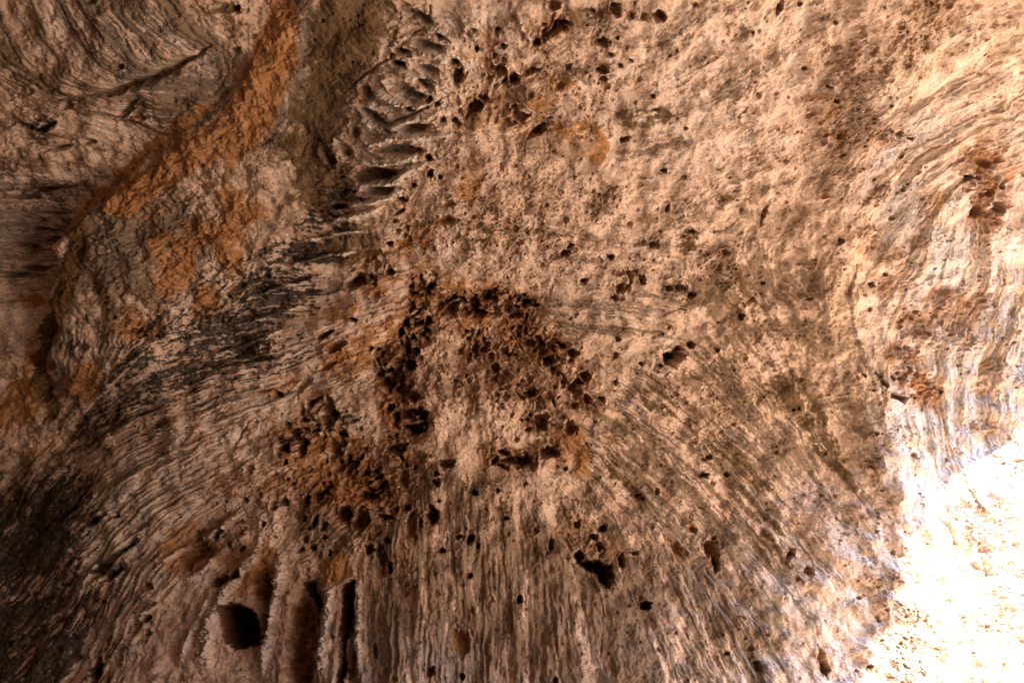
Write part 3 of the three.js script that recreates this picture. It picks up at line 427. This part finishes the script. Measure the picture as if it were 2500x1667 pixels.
// scalloped scoops between the bright ribs
const S = { edge: 0.8, stain: 0, rim: 0.35, rag: 0.3, film: 0.8, name: 'scoop' };
hollow(1045, 111, 52, 16, 20, 0.36, S); hollow(1041, 168, 38, 13, 20, 0.33, S); hollow(1038, 200, 34, 18, 30, 0.36, S); hollow(985, 222, 58, 22, 30, 0.39, S); hollow(1015, 232, 34, 11, 5, 0.39, S); hollow(913, 290, 65, 22, 40, 0.42, S); hollow(1006, 313, 56, 17, -4, 0.39, S); hollow(977, 366, 60, 18, 3, 0.45, S); hollow(922, 424, 63, 22, 3, 0.3, S); hollow(923, 466, 54, 18, -4, 0.36, S); hollow(898, 225, 31, 13, 48, 0.3, S); hollow(973, 157, 27, 12, 25, 0.33, S); hollow(980, 125, 27, 11, 15, 0.33, S); hollow(1073, 86, 20, 10, 30, 0.27, S); hollow(940, 252, 45, 12, 20, 0.24, S); hollow(820, 505, 38, 9, 0, 0.24, S); hollow(1030, 40, 45, 13, 35, 0.3, S); hollow(990, 20, 38, 13, 35, 0.27, S); hollow(840, 365, 36, 16, 50, 0.27, S); hollow(800, 380, 34, 16, 60, 0.24, S); hollow(1105, 150, 29, 10, 20, 0.27, S); hollow(870, 320, 25, 11, 60, 0.27, S);
rib(11, 0.2, 1010, 118, 1060, 135, 1110, 152); rib(12, 0.22, 955, 158, 1020, 186, 1080, 214); rib(13, 0.24, 898, 206, 960, 242, 1010, 256, 1066, 246); rib(13, 0.26, 862, 246, 908, 302, 950, 312, 1000, 288, 1080, 276); rib(12, 0.24, 850, 300, 905, 346, 960, 332, 1060, 330, 1115, 320); rib(13, 0.26, 862, 388, 940, 394, 1035, 374);
rib(13, 0.26, 870, 446, 950, 442, 1000, 412, 1045, 396); rib(11, 0.22, 842, 502, 940, 482, 995, 456); rib(10, 0.2, 792, 545, 870, 524, 940, 502); rib(9, 0.15, 1030, 60, 1080, 75, 1120, 110); rib(8, 0.12, 1120, 40, 1160, 90, 1190, 130); rib(7, 0.12, 740, 590, 830, 565, 900, 560); rib(7, 0.12, 700, 650, 790, 622, 880, 610); rib(7, 0.1, 620, 720, 720, 690, 800, 668);
rib(8, 0.12, 560, 800, 660, 770, 760, 735); rib(7, 0.1, 500, 870, 600, 840, 700, 800); rib(8, 0.12, 1260, 20, 1275, 70, 1300, 110); 
// low scoops in the streaked roof and dark slots in the layered rock
const T = { edge: 0.8, stain: 0.1, rim: 0.25, film: 0.7, name: 'scoop' };
hollow(290, 1350, 60, 12, -42, 0.3, T); hollow(255, 1390, 44, 12, -48, 0.28, T); hollow(280, 1400, 40, 10, -46, 0.26, T); hollow(230, 1270, 34, 10, -40, 0.2, T); hollow(115, 460, 60, 8, -4, 0.2, T); hollow(130, 520, 40, 7, 0, 0.18, T); hollow(60, 600, 60, 9, 4, 0.2, T); hollow(30, 670, 40, 8, 0, 0.18, T); hollow(90, 655, 36, 8, 0, 0.2, T); hollow(100, 560, 50, 6, 4, 0.2, T); hollow(135, 580, 20, 7, 0, 0.25, T); hollow(60, 480, 50, 7, 0, 0.16, T); hollow(140, 360, 40, 8, -10, 0.22, T); hollow(110, 310, 26, 13, -30, 0.3, T); hollow(215, 345, 22, 9, 0, 0.2, T); hollow(385, 308, 24, 5, 18, 0.2, T); hollow(310, 275, 8, 26, 48, 0.25, T); hollow(170, 255, 20, 12, -20, 0.3, { ...T, stain: 0.6 }); hollow(290, 163, 14, 8, 0, 0.25, T); hollow(340, 283, 22, 9, 25, 0.16, { ...T, stain: 0.9 }); hollow(225, 2, 16, 8, 0, 0.3, T); hollow(575, 20, 14, 10, 30, 0.3, T); hollow(575, 125, 14, 14, 30, 0.2, T);
// open dark crevice under the slab's flank and the step above it
function cleft(width, depth, stain, ...p) {
  const pts = line(...p), w = width * 0.0096, id = partOf('crevice');
  let lo = [1e9, 1e9], hi = [-1e9, -1e9]; for (const q of pts) for (let c = 0; c < 2; c++) { lo[c] = Math.min(lo[c], q[c] - 2 * w); hi[c] = Math.max(hi[c], q[c] + 2 * w); }
  for (let j = Math.max(0, Math.floor((lo[1] - V0) / DV)); j <= Math.min(NV - 1, (hi[1] - V0) / DV); j++) for (let i = Math.max(0, Math.floor((lo[0] - U0) / DU)); i <= Math.min(NU - 1, (hi[0] - U0) / DU); i++) {
    const u = U0 + i * DU, v = V0 + j * DV, a = along(pts, u, v), taper = Math.sin(Math.PI * clamp(a[2], 0.02, 0.98)) ** 0.6, q = Math.abs(a[1] + 0.07 * fbm(u * 1.7, v * 1.7, 2) + 0.04 * noise(u * 7, v * 7)) / (w * taper * (0.75 + 0.9 * Math.abs(noise(u * 3, v * 3)))), k = j * NU + i;
    const f = 1 - sst(0.2, 1, q);
    if (f <= 0) continue;
    if (depth * f * taper > D[k]) D[k] = depth * f * taper;
    if (stain * f > HO[k]) HO[k] = stain * f;
    if (f > 0.4 && width > 8) OWN[k] = id;
  }
}
cleft(13, 0.35, 0.6, 515, 108, 470, 140, 430, 168, 380, 182, 350, 196, 300, 215, 215, 235);
cleft(9, 0.3, 0.4, 335, 240, 318, 262, 285, 285); cleft(5, 0.2, 0.2, 1050, 54, 1000, 100, 940, 145, 870, 200, 840, 240); cleft(4, 0.2, 0.1, 1100, 222, 1030, 270, 960, 300, 910, 345); cleft(4, 0.15, 0, 1050, 5, 1045, 60, 1030, 85);
cleft(4, 0.16, 0, 1815, 750, 1840, 720); cleft(5, 0.18, 0.2, 1460, 1000, 1420, 960, 1340, 890, 1280, 840); cleft(4, 0.12, 0, 565, 1110, 590, 1050, 610, 1020); cleft(5, 0.18, 0, 240, 1160, 215, 1190, 180, 1240, 90, 1310); rib(6, 0.09, 2100, 630, 2075, 720, 2085, 800, 2130, 920, 2165, 1010); cleft(5, 0.2, 0.3, 2290, 1250, 2320, 1300, 2335, 1330); cleft(5, 0.2, 0.4, 2390, 1350, 2410, 1400, 2420, 1430);
// knobs and crusts that stand proud
const K = (h) => ({ raise: h, stain: 0.25, rag: 0.5, part: 0 });
for (const [x, y, r] of [[2330, 735, 34], [2405, 738, 28], [2290, 690, 26], [2350, 820, 44], [2280, 815, 40], [2210, 860, 34], [2230, 920, 30], [2260, 960, 34], [2440, 885, 30], [2390, 1040, 28], [2415, 480, 34], [2400, 440, 26], [2440, 540, 26], [2180, 630, 36], [2140, 480, 26], [2110, 570, 30], [2200, 330, 40], [1400, 605, 20], [1585, 45, 16], [945, 925, 12], [955, 940, 12], [1170, 875, 12], [1140, 890, 10], [910, 1190, 22], [880, 1330, 26], [1200, 920, 18], [930, 1170, 16], [1450, 1350, 22], [1420, 1330, 24]])
  for (let q = 0; q < 5; q++) hollow(x + (rnd() - 0.5) * r * 1.5, y + (rnd() - 0.5) * r, r * (0.3 + 0.4 * rnd()), r * (0.25 + 0.35 * rnd()), -30 + 60 * rnd(), 0, K(0.05 + 0.09 * rnd() * r / 30));

{ // patches with a look of their own become parts
  const ownAt = new Int16Array(MU * MV);
  for (const [m, name, least] of [[ochre, 'ochre_patch', 0.5], [black, 'black_patch', 0.45], [crag, 'torn_band', 0.45], [honey, 'honeycomb_patch', 0.5]]) {
    const own = patches.filter((p) => p[0] === m && p[2] >= least).map((p) => ({ pts: p[1].length > 1 ? p[1] : [p[1][0], [p[1][0][0] + 0.01, p[1][0][1]]], id: partOf(name) }));
    eachCoarse((u, v, k) => {
      if (m[k] < least) return;
      let best = 1e9, id = 0; for (const o of own) { const d = along(o.pts, u, v)[0]; if (d < best) { best = d; id = o.id; } }
      if (best < 2) ownAt[k] = id;
    });
  }
  for (let j = 0; j < NV; j++) for (let i = 0; i < NU; i++) { const k = j * NU + i; if (!OWN[k]) OWN[k] = ownAt[clamp(Math.round(j / (NV - 1) * (MV - 1)), 0, MV - 1) * MU + clamp(Math.round(i / (NU - 1) * (MU - 1)), 0, MU - 1)]; }
}
// ---------------------------------------------------------------- height and colour of every point
const grain = rng(991), H = new Float32Array(N), COL = new Float32Array(N * 3);
const C = { cream: [0.70, 0.505, 0.38], tan: [0.40, 0.268, 0.178], tawny: [0.52, 0.335, 0.155], brown: [0.18, 0.113, 0.062], umber: [0.075, 0.042, 0.019], holeShade: [0.035, 0.022, 0.013], film: [0.105, 0.08, 0.06], grey: [0.20, 0.16, 0.128], olive: [0.115, 0.06, 0.015], cool: [0.56, 0.53, 0.55], black: [0.012, 0.011, 0.009], ochre: [0.44, 0.205, 0.068], rust: [0.2, 0.075, 0.02], white: [0.72, 0.61, 0.52] };
for (let j = 0; j < NV; j++) for (let i = 0; i < NU; i++) {
  const u = U0 + i * DU, v = V0 + j * DV, k = j * NU + i, nw = noise(u * 2.7 + 60, v * 2.7), nv = noise(u * 2.7, v * 2.7 + 60), nx = noise(u * 8 + 13, v * 8), ny = noise(u * 8, v * 8 + 13);
  const wm = 1 - 0.75 * read(flow, u, v), kw = clamp(j + Math.round(wm * (7 * nv + 3 * ny)), 0, NV - 1) * NU + clamp(i + Math.round(wm * (7 * nw + 3 * nx)), 0, NU - 1);
  const am = 0.35 + 1.0 * sst(-0.35, 0.4, fbm(u * 0.8 + 70, v * 0.8, 3)), a = SA[k], b = SB[kw] * am, dd = SD[kw], c = SC[kw] * (0.45 + 0.75 * sst(-0.4, 0.9, dd + 0.8 * nv));
  const fl = read(flow, u, v), fu = read(flute, u, v), ro = read(rough, u, v), sl = read(slabMask, u, v);
  const wx = u + 0.12 * noise(u * 2.1, v * 2.1 + 5), wy = v + 0.12 * noise(u * 2.1 + 31, v * 2.1);
  const n1 = fbm(wx * 0.9, wy * 0.9, 4), n2 = fbm(wx * 3.3 + 50, wy * 3.3, 4, 0.6), n3 = fbm(u * 11 + 7, v * 11, 3, 0.65), n4 = 0.65 * noise(u * 27 + v * 21, v * 27 - u * 21 + 3) + 0.5 * noise(u * 31 - v * 40 + 9, v * 31 + u * 40);
  const tw = read(tawny, u, v), pa = read(pale, u, v), ridge = 1 - Math.abs(n2) * 2.2, cg = read(crag, u, v), pp = read(pepper, u, v);
  let torn = 0, knob = 0;
  if (cg > 0.02) {
    const q = fbm(wx * 1.7 + 80, wy * 1.7, 6, 0.6) * 1.15, q2 = noise(wx * 8 + 4, wy * 8);
    torn = Math.min(1, cg * 1.2) * sst(0.0, 0.4, 0.9 * q + 0.3 * q2 + (cg - 0.95) * 0.6); knob = cg * sst(0.05, 0.5, -q + 0.4 * q2);
  }
  let h = read(macro, u, v);
  const tq = (fl * (0.34 * c + 0.2 * b) + (1.3 - 0.8 * fl) * 2.2 * n2 + 1.2 * n1) * 1.5 + 40, tf = tq - Math.floor(tq), plate = Math.floor(tq) + sst(0.36, 0.64, tf + 0.25 * n3) - 40;
  const re = read(relief, u, v);
  h += re * 0.020 * plate * (1 - 0.45 * fu) + re * fl * (0.008 * b + 0.004 * a + 0.009 * c) + 0.013 * fl * fu * (c - 0.7 * Math.max(0, -c - 0.6)) + 0.017 * fl * fu * dd + (1.15 - fl) * re * (0.07 * n2 * (0.6 + ro) + 0.02 * ridge * ro) + (0.010 + 0.034 * ro * re) * n3 + 0.005 * n4 + 0.06 * n1 + 0.03 * n2;
  // hairline cracks, mostly across and along the films
  const cr = Math.abs(fl * 0.55 * b + (1 - 0.4 * fl) * 1.6 * n2 + 0.25 * a), crack = (1 - sst(0.02, 0.11, cr)) * sst(-0.1, 0.5, n1 + 0.5 * n3);
  const cr2 = (1 - sst(0.0, 0.075, Math.abs(n3 + 0.22 * a + 0.12 * b))) * sst(0.0, 0.45, n2 * 0.6 - n1 * 0.5 + pp - 0.3) * 0.8;
  h -= 0.035 * crack + 0.022 * cr2;
  h += 0.10 * knob;
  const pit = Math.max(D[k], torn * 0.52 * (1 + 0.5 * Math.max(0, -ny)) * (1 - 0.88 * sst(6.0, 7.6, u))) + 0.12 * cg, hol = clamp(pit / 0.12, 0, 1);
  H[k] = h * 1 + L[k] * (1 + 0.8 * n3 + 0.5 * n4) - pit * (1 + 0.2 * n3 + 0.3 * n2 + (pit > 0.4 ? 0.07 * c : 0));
  // colour: what the rock is made of and stained with, plus some painted shade
  let r = C.cream[0], g = C.cream[1], bl = C.cream[2];
  const mix = (q, t) => { t = clamp(t, 0, 1); r += (q[0] - r) * t; g += (q[1] - g) * t; bl += (q[2] - bl) * t; };
  mix(C.tawny, tw * 0.6 * sst(-0.5, 0.5, n1 + 0.3 * b * 0.4));
  mix(C.tan, 0.85 * sst(-0.05, 0.1, n2 * 0.6 + 0.55 * n3 + 0.42 * n4 + 0.5 * n1 + fl * (0.12 * b + 0.14 * dd) - 0.25 * pa));
  mix(C.brown, 0.55 * sst(0.3, 0.5, n3 * 0.6 + 0.4 * n4 + 0.35 * n2 + 0.25 * n1 + 0.1 * b));
  mix(C.white, pa * sst(-0.2, 0.3, -n2 + 0.2 * b * fl + 0.4 * n3));
  const cover = (m, amt, nz, soft) => { const q = read(m, u, v) * amt; return q <= 0.01 ? 0 : sst(1 - q - soft, 1 - q + soft, 0.5 + 0.5 * nz); };
  const streak = clamp(fl * (0.42 * dd + 0.3 * c + 0.25 * b) + (1 - fl) * (1.5 * n1 + 0.9 * n2) + 0.3 * n3 + 0.1 * a, -1, 1);
  mix(C.brown, 0.78 * cover(dirtShade, 1, streak, 0.12));
  const s2 = clamp(fl * (-0.45 * c + 0.3 * b) + (1 - fl) * (1.2 * n2 - n1) + 0.6 * n3 + 0.3 * n4, -1, 1);
  mix(C.grey, 0.8 * cover(grey, 1, s2, 0.12));
  const s3 = clamp(0.9 * n1 + 1.0 * n2 + 0.5 * n3 + fl * 0.3 * b, -1, 1);
  mix(C.ochre, 0.9 * cover(ochre, 1, clamp(s3 * 0.8 - 0.05, -1, 1), 0.12));
  mix(C.rust, 0.35 * read(ochre, u, v) * sst(0.1, 0.6, n2 - n3 * 0.5));
  mix(C.tan, 0.5 * read(honey, u, v)); mix(C.rust, 0.4 * read(honey, u, v) * sst(-0.1, 0.4, n2 + 0.5 * n3));
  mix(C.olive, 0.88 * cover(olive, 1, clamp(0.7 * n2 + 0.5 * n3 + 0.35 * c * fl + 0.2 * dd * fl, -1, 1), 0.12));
  const fi = FI[k];
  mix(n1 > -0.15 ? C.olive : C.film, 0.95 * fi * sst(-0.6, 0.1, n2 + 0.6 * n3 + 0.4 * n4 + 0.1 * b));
  mix(C.cool, 0.72 * read(cool, u, v) * sst(-0.5, 0.5, -0.5 * dd + 0.4 * b + 0.4 * n2));  // bluish sky light on the grey streaks, put into the colour
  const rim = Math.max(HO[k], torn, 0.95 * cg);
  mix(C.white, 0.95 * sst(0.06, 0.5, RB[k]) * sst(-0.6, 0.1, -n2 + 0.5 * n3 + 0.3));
  mix(C.ochre, 0.75 * Math.min(1, rim) * sst(-0.6, 0.4, n2 + n3)); mix(C.umber, 0.8 * sst(0.4, 1.0, pit)); mix(C.holeShade, 0.92 * sst(1.05, 1.6, rim)); mix(C.rust, 0.8 * sst(0.3, 1, rim) * sst(-0.35, 0.3, n2 + 0.6 * n3 + hol * 0.25));  // shade of the deep hollows is put into the colour, over orange rock
  const bk = clamp(0.38 * b + 0.34 * c + 0.35 * n2 + 0.45 * n3 + 0.35 * nx + 0.15 * n4, -1, 1);
  mix(C.black, (0.86 + 0.3 * n3) * cover(black, 1, bk, 0.035));
  mix(C.umber, fl * 0.5 * sst(0.9, 1.7, b * 0.8 + 0.5 * c + 0.3 * a + 1.2 * n1)); mix(C.cream, fl * 0.32 * sst(0.8, 1.6, -b * 0.7 - 0.5 * c + 0.5 * n1));
  mix(C.umber, 0.65 * crack + 0.75 * cr2);
  mix(C.cream, 0.55 * knob * sst(-0.2, 0.3, n3));
  const gr = 1 + 0.34 * (grain() - 0.5) + 0.24 * n4 + 0.14 * n3 + 0.06 * a;
  COL[3 * k] = clamp(r * gr, 0.006, 0.85); COL[3 * k + 1] = clamp(g * gr, 0.005, 0.85); COL[3 * k + 2] = clamp(bl * gr, 0.004, 0.85);
}
// positions and normals of the whole sheet
const POS = new Float32Array(N * 3), NRM = new Float32Array(N * 3);
for (let j = 0; j < NV; j++) for (let i = 0; i < NU; i++) {
  const u = U0 + i * DU, v = V0 + j * DV, k = j * NU + i, e = Math.min(i, NU - 1 - i, j, NV - 1 - j);
  const r = R - H[k] + 0.4 * (1 - sst(0, 14, e)), p = v / R;
  POS[3 * k] = u; POS[3 * k + 1] = YC + r * Math.sin(p); POS[3 * k + 2] = ZC - r * Math.cos(p);
}
for (let j = 0; j < NV; j++) for (let i = 0; i < NU; i++) {
  const k = j * NU + i, a = j * NU + Math.max(0, i - 1), b = j * NU + Math.min(NU - 1, i + 1), c = Math.max(0, j - 1) * NU + i, d = Math.min(NV - 1, j + 1) * NU + i;
  const ax = POS[3 * b] - POS[3 * a], ay = POS[3 * b + 1] - POS[3 * a + 1], az = POS[3 * b + 2] - POS[3 * a + 2], bx = POS[3 * d] - POS[3 * c], by = POS[3 * d + 1] - POS[3 * c + 1], bz = POS[3 * d + 2] - POS[3 * c + 2];
  let x = ay * bz - az * by, y = az * bx - ax * bz, z = ax * by - ay * bx; const l = Math.hypot(x, y, z) || 1;
  NRM[3 * k] = x / l; NRM[3 * k + 1] = y / l; NRM[3 * k + 2] = z / l;
}

// ---------------------------------------------------------------- cut the sheet into the rock bodies and their parts
const rock = new THREE.MeshStandardMaterial({ name: 'limestone', vertexColors: true, roughness: 0.93, metalness: 0 });
const used = new Map();
const numbered = (n) => { const c = used.get(n) ?? 0; used.set(n, c + 1); return c ? n + '_' + String(c).padStart(3, '0') : n; };
const bodies = [
  { name: 'cave_ceiling', kind: 'structure', label: 'pitted cream and tan rock ceiling of the cave' },
  { name: 'cave_wall', kind: 'structure', label: 'fluted brown cave wall with vertical drip channels and dark caverns' },
  { name: 'rock_slab', label: 'tilted grey rock slab with orange patches, edged by a dark crevice', category: 'rock slab' },
  { name: 'layered_rock', label: 'dim layered rock face with dark slots, behind the crevice of the tilted slab', category: 'rock face' },
  { name: 'rock_buttress', label: 'pale rock buttress with vertical blue-grey streaks and knobbly crusts, sunlit at its foot', category: 'rock buttress' },
  { name: 'ribbed_rock', label: 'curved row of pale rock ribs with dark scoops between, beside the olive-brown crust', category: 'rock ribs' },
  { name: 'flowstone_columns', label: 'pale flowstone columns with black hollows between them, low on the fluted wall', category: 'flowstone' },
];
const ring = (...p) => { const q = line(...p); q.push(q[0]); return q; };
const within = (pts, u, v) => { let r = false; for (let a = 0; a + 1 < pts.length; a++) { const [x1, y1] = pts[a], [x2, y2] = pts[a + 1]; if ((y1 > v) !== (y2 > v) && u < (x2 - x1) * (v - y1) / (y2 - y1) + x1) r = !r; } return r; };
const ribRing = ring(1050, 20, 1130, 60, 1120, 160, 1090, 290, 1125, 325, 1050, 400, 1000, 470, 940, 520, 800, 555, 790, 530, 855, 470, 840, 400, 830, 300, 850, 235, 930, 150, 1000, 95);
const columnRing = ring(380, 1720, 470, 1500, 530, 1410, 600, 1350, 680, 1320, 760, 1390, 830, 1380, 890, 1400, 900, 1560, 905, 1720);
const wallTop = line(-400, 1450, 300, 1230, 520, 1190, 760, 1130, 1000, 1120, 1230, 1150, 1400, 1200, 1650, 1280, 1850, 1500, 1900, 1800);
const slabTrue = [...slabEdge.slice().reverse()];
const bodyAt = new Uint8Array(MU * MV);
eachCoarse((u, v, k) => {
  const l = along(slabEdge, u, v), e = along(slabEnd, u, v), w = along(wallTop, u, v), b = along(buttressEdge, u, v);
  bodyAt[k] = within(ribRing, u, v) ? 5 : within(columnRing, u, v) ? 6 : b[1] > 0 ? 4 : w[1] < 0 ? 1 : l[1] > 0 && u < 0 ? 3 : e[1] > 0 ? 2 : 0;
});
const cells = new Map();
for (let j = 0; j < NV - 1; j++) for (let i = 0; i < NU - 1; i++) {
  const k = j * NU + i, body = bodyAt[clamp(Math.round(j / (NV - 1) * (MV - 1) + 0.6 * SB[k] * 0.5), 0, MV - 1) * MU + clamp(Math.round(i / (NU - 1) * (MU - 1) + 0.4 * SA[k] * 0.5), 0, MU - 1)];
  const key = body * 100000 + OWN[k];
  let list = cells.get(key); if (!list) cells.set(key, list = []);
  list.push(k);
}
function cut(list) {
  const idx = new Map(), pos = [], nrm = [], col = [], tri = [];
  const get = (k) => { let n = idx.get(k); if (n === undefined) { n = idx.size; idx.set(k, n); pos.push(POS[3 * k], POS[3 * k + 1], POS[3 * k + 2]); nrm.push(NRM[3 * k], NRM[3 * k + 1], NRM[3 * k + 2]); col.push(COL[3 * k], COL[3 * k + 1], COL[3 * k + 2]); } return n; };
  for (const k of list) { const a = get(k), b = get(k + 1), c = get(k + NU), d = get(k + NU + 1); if ((k + ((k / NU) | 0)) & 1) tri.push(a, b, d, a, d, c); else tri.push(a, b, c, b, d, c); }
  const g = new THREE.BufferGeometry();
  g.setAttribute('position', new THREE.BufferAttribute(new Float32Array(pos), 3));
  g.setAttribute('normal', new THREE.BufferAttribute(new Float32Array(nrm), 3));
  g.setAttribute('color', new THREE.BufferAttribute(new Float32Array(col), 3));
  g.setIndex(tri);
  return g;
}
const roots = bodies.map((b, n) => {
  const o = new THREE.Group(); o.name = b.name; o.userData.label = b.label;
  o.userData.kind = b.kind ?? 'thing'; if (!b.kind) o.userData.category = b.category;
  scene.add(o);
  const m = new THREE.Mesh(cut(cells.get(n * 100000) ?? []), rock); m.name = numbered('rock_surface'); m.castShadow = m.receiveShadow = true; o.add(m);
  return o;
});
for (const [key, list] of cells) {
  const id = key % 100000, n = Math.floor(key / 100000);
  if (!id) continue;
  const p = parts[id - 1], m = new THREE.Mesh(cut(list), rock);
  m.name = numbered(p.name); m.castShadow = m.receiveShadow = true;
  if (p.label && list.length > 60) m.userData.label = p.label;
  roots[n].add(m);
}

// ---------------------------------------------------------------- the rest of the cave: vault behind and overhead, mouth at the sunny end, ground
{
  // the lip of the roof: it ends where its shadow falls as seen on the buttress
  const lip = [];
  for (const [x, y] of [[2105, 1900], [2160, 1640], [2170, 1520], [2210, 1360], [2265, 1255], [2335, 1190], [2440, 1120], [2515, 1040]]) {
    const [u, v] = at(x, y), p = v / R, r = R - read(macro, u, v), y0 = r * Math.sin(p), z0 = -r * Math.cos(p);
    const RS = R - 0.3, B = y0 * SUN.y + z0 * SUN.z, A = SUN.y ** 2 + SUN.z ** 2, t = (-B + Math.sqrt(B * B - A * (y0 * y0 + z0 * z0 - RS * RS))) / A;
    lip.push([Math.atan2(y0 + SUN.y * t, -(z0 + SUN.z * t)), u + SUN.x * t]);
  }
  lip.sort((a, b) => a[0] - b[0]);
  const endAt = (p) => {
    if (p <= lip[0][0]) return lip[0][1] + (lip[0][0] - p) * 14;
    for (let i = 0; i + 1 < lip.length; i++) if (p <= lip[i + 1][0]) return lip[i][1] + (lip[i + 1][1] - lip[i][1]) * (p - lip[i][0]) / (lip[i + 1][0] - lip[i][0]);
    const q = lip[lip.length - 1]; return q[1] + (p - q[0]) * 1;
  };
  const nu = 170, np = 420, P0 = -0.27, P1 = 3.5, pos = [], col = [], tri = [];
  for (const off of [0, 1.6]) for (let j = 0; j <= np; j++) for (let i = 0; i <= nu; i++) {
    const p = P0 + (P1 - P0) * j / np, e = Math.min(endAt(p), 34) + 0.35 * noise(p * 16, 3) + 0.25 * noise(p * 45, 9) + 0.15 * noise(p * 120, 4), u = -25 + (e + 25) * i / nu;
    const cap = 1 - sst(-18, -26, u) * 0.6, v = p * R, din = Math.min(u - U0, U1 - u, v - V0, V1 - v), near = 1 - sst(0.3, 5, -din);
    const r = (R + off) * cap + 0.04 + 3.2 * sst(0.28, 0.9, din) - read(macro, u, v) * near + (0.35 * fbm(u * 0.4, p * 5, 3) * (1 - near) + 0.06 * fbm(u * 3.3 + 50, v * 3.3, 4)) * (i < nu ? 1 : 0.3) * (din > 0 ? 0 : 1);
    pos.push(u, YC + r * Math.sin(p), ZC - r * Math.cos(p));
    const t = 0.5 + 0.5 * fbm(u * 0.8, p * 9, 4);
    const st = 0.5 + 0.5 * fbm(u * 2.3 + 5, v * 2.3, 4, 0.65), lo = 0.17 + 0.16 * t, hi = 0.16 + 0.46 * sst(0.3, 0.7, 0.5 * t + 0.5 * st), q = lo + (hi - lo) * near;
    col.push(q, q * 0.665, q * (0.4 + 0.07 * near));
  }
  const W = nu + 1, base = (np + 1) * W;
  for (let j = 0; j < np; j++) for (let i = 0; i < nu; i++) { const a = j * W + i; tri.push(a, a + 1, a + W, a + 1, a + W + 1, a + W); const b = a + base; tri.push(b, b + W, b + 1, b + 1, b + W, b + W + 1); }
  for (let j = 0; j < np; j++) { const a = j * W + nu, b = a + base; tri.push(a, b, a + W, b, b + W, a + W); const c = j * W, d = c + base; tri.push(c, c + W, d, d, c + W, d + W); }
  const g = new THREE.BufferGeometry();
  g.setAttribute('position', new THREE.Float32BufferAttribute(pos, 3)); g.setAttribute('color', new THREE.Float32BufferAttribute(col, 3)); g.setIndex(tri); g.computeVertexNormals();
  const m = new THREE.Mesh(g, rock); m.name = 'cave_vault'; m.userData.kind = 'structure'; m.castShadow = m.receiveShadow = true; scene.add(m);
  const cap = new THREE.Mesh(new THREE.CylinderGeometry(9, 9.5, 1, 48).rotateZ(Math.PI / 2).translate(-24.6, 2, -3), new THREE.MeshStandardMaterial({ color: new THREE.Color(0.22, 0.15, 0.095), roughness: 0.95 }));
  cap.name = 'cave_end_wall'; cap.userData.kind = 'structure'; cap.castShadow = cap.receiveShadow = true; scene.add(cap);
  // ground: uneven pale sandy earth, rising to unseen hills added to block low sky
  const gg = new THREE.PlaneGeometry(1, 1, 160, 160), gp = gg.attributes.position, gc = [];
  for (let i = 0; i < gp.count; i++) {
    const s = (t) => Math.sign(t) * (Math.abs(t) * 40 + Math.abs(t) ** 4 * 2400), x = s(gp.getX(i) * 1), z = s(gp.getY(i) * 1);
    gp.setXYZ(i, x, 0.12 * fbm(x * 0.3, z * 0.3, 4) - 0.05 + (40 + 10 * fbm(x * 0.03, z * 0.03, 4)) * sst(30, 105, Math.hypot(x - 6, z + 3)), z);
    const t = 0.5 + 0.5 * fbm(x * 0.7, z * 0.7, 4); gc.push(0.55 + 0.13 * t, 0.415 + 0.12 * t, 0.295 + 0.1 * t);
  }
  gg.setAttribute('color', new THREE.Float32BufferAttribute(gc, 3)); gg.index.array.reverse(); gg.computeVertexNormals();
  const ground = new THREE.Mesh(gg, new THREE.MeshStandardMaterial({ vertexColors: true, roughness: 0.95 })); ground.name = 'ground'; ground.userData.kind = 'structure'; ground.receiveShadow = true; scene.add(ground);
}
renderer.render(scene, camera);
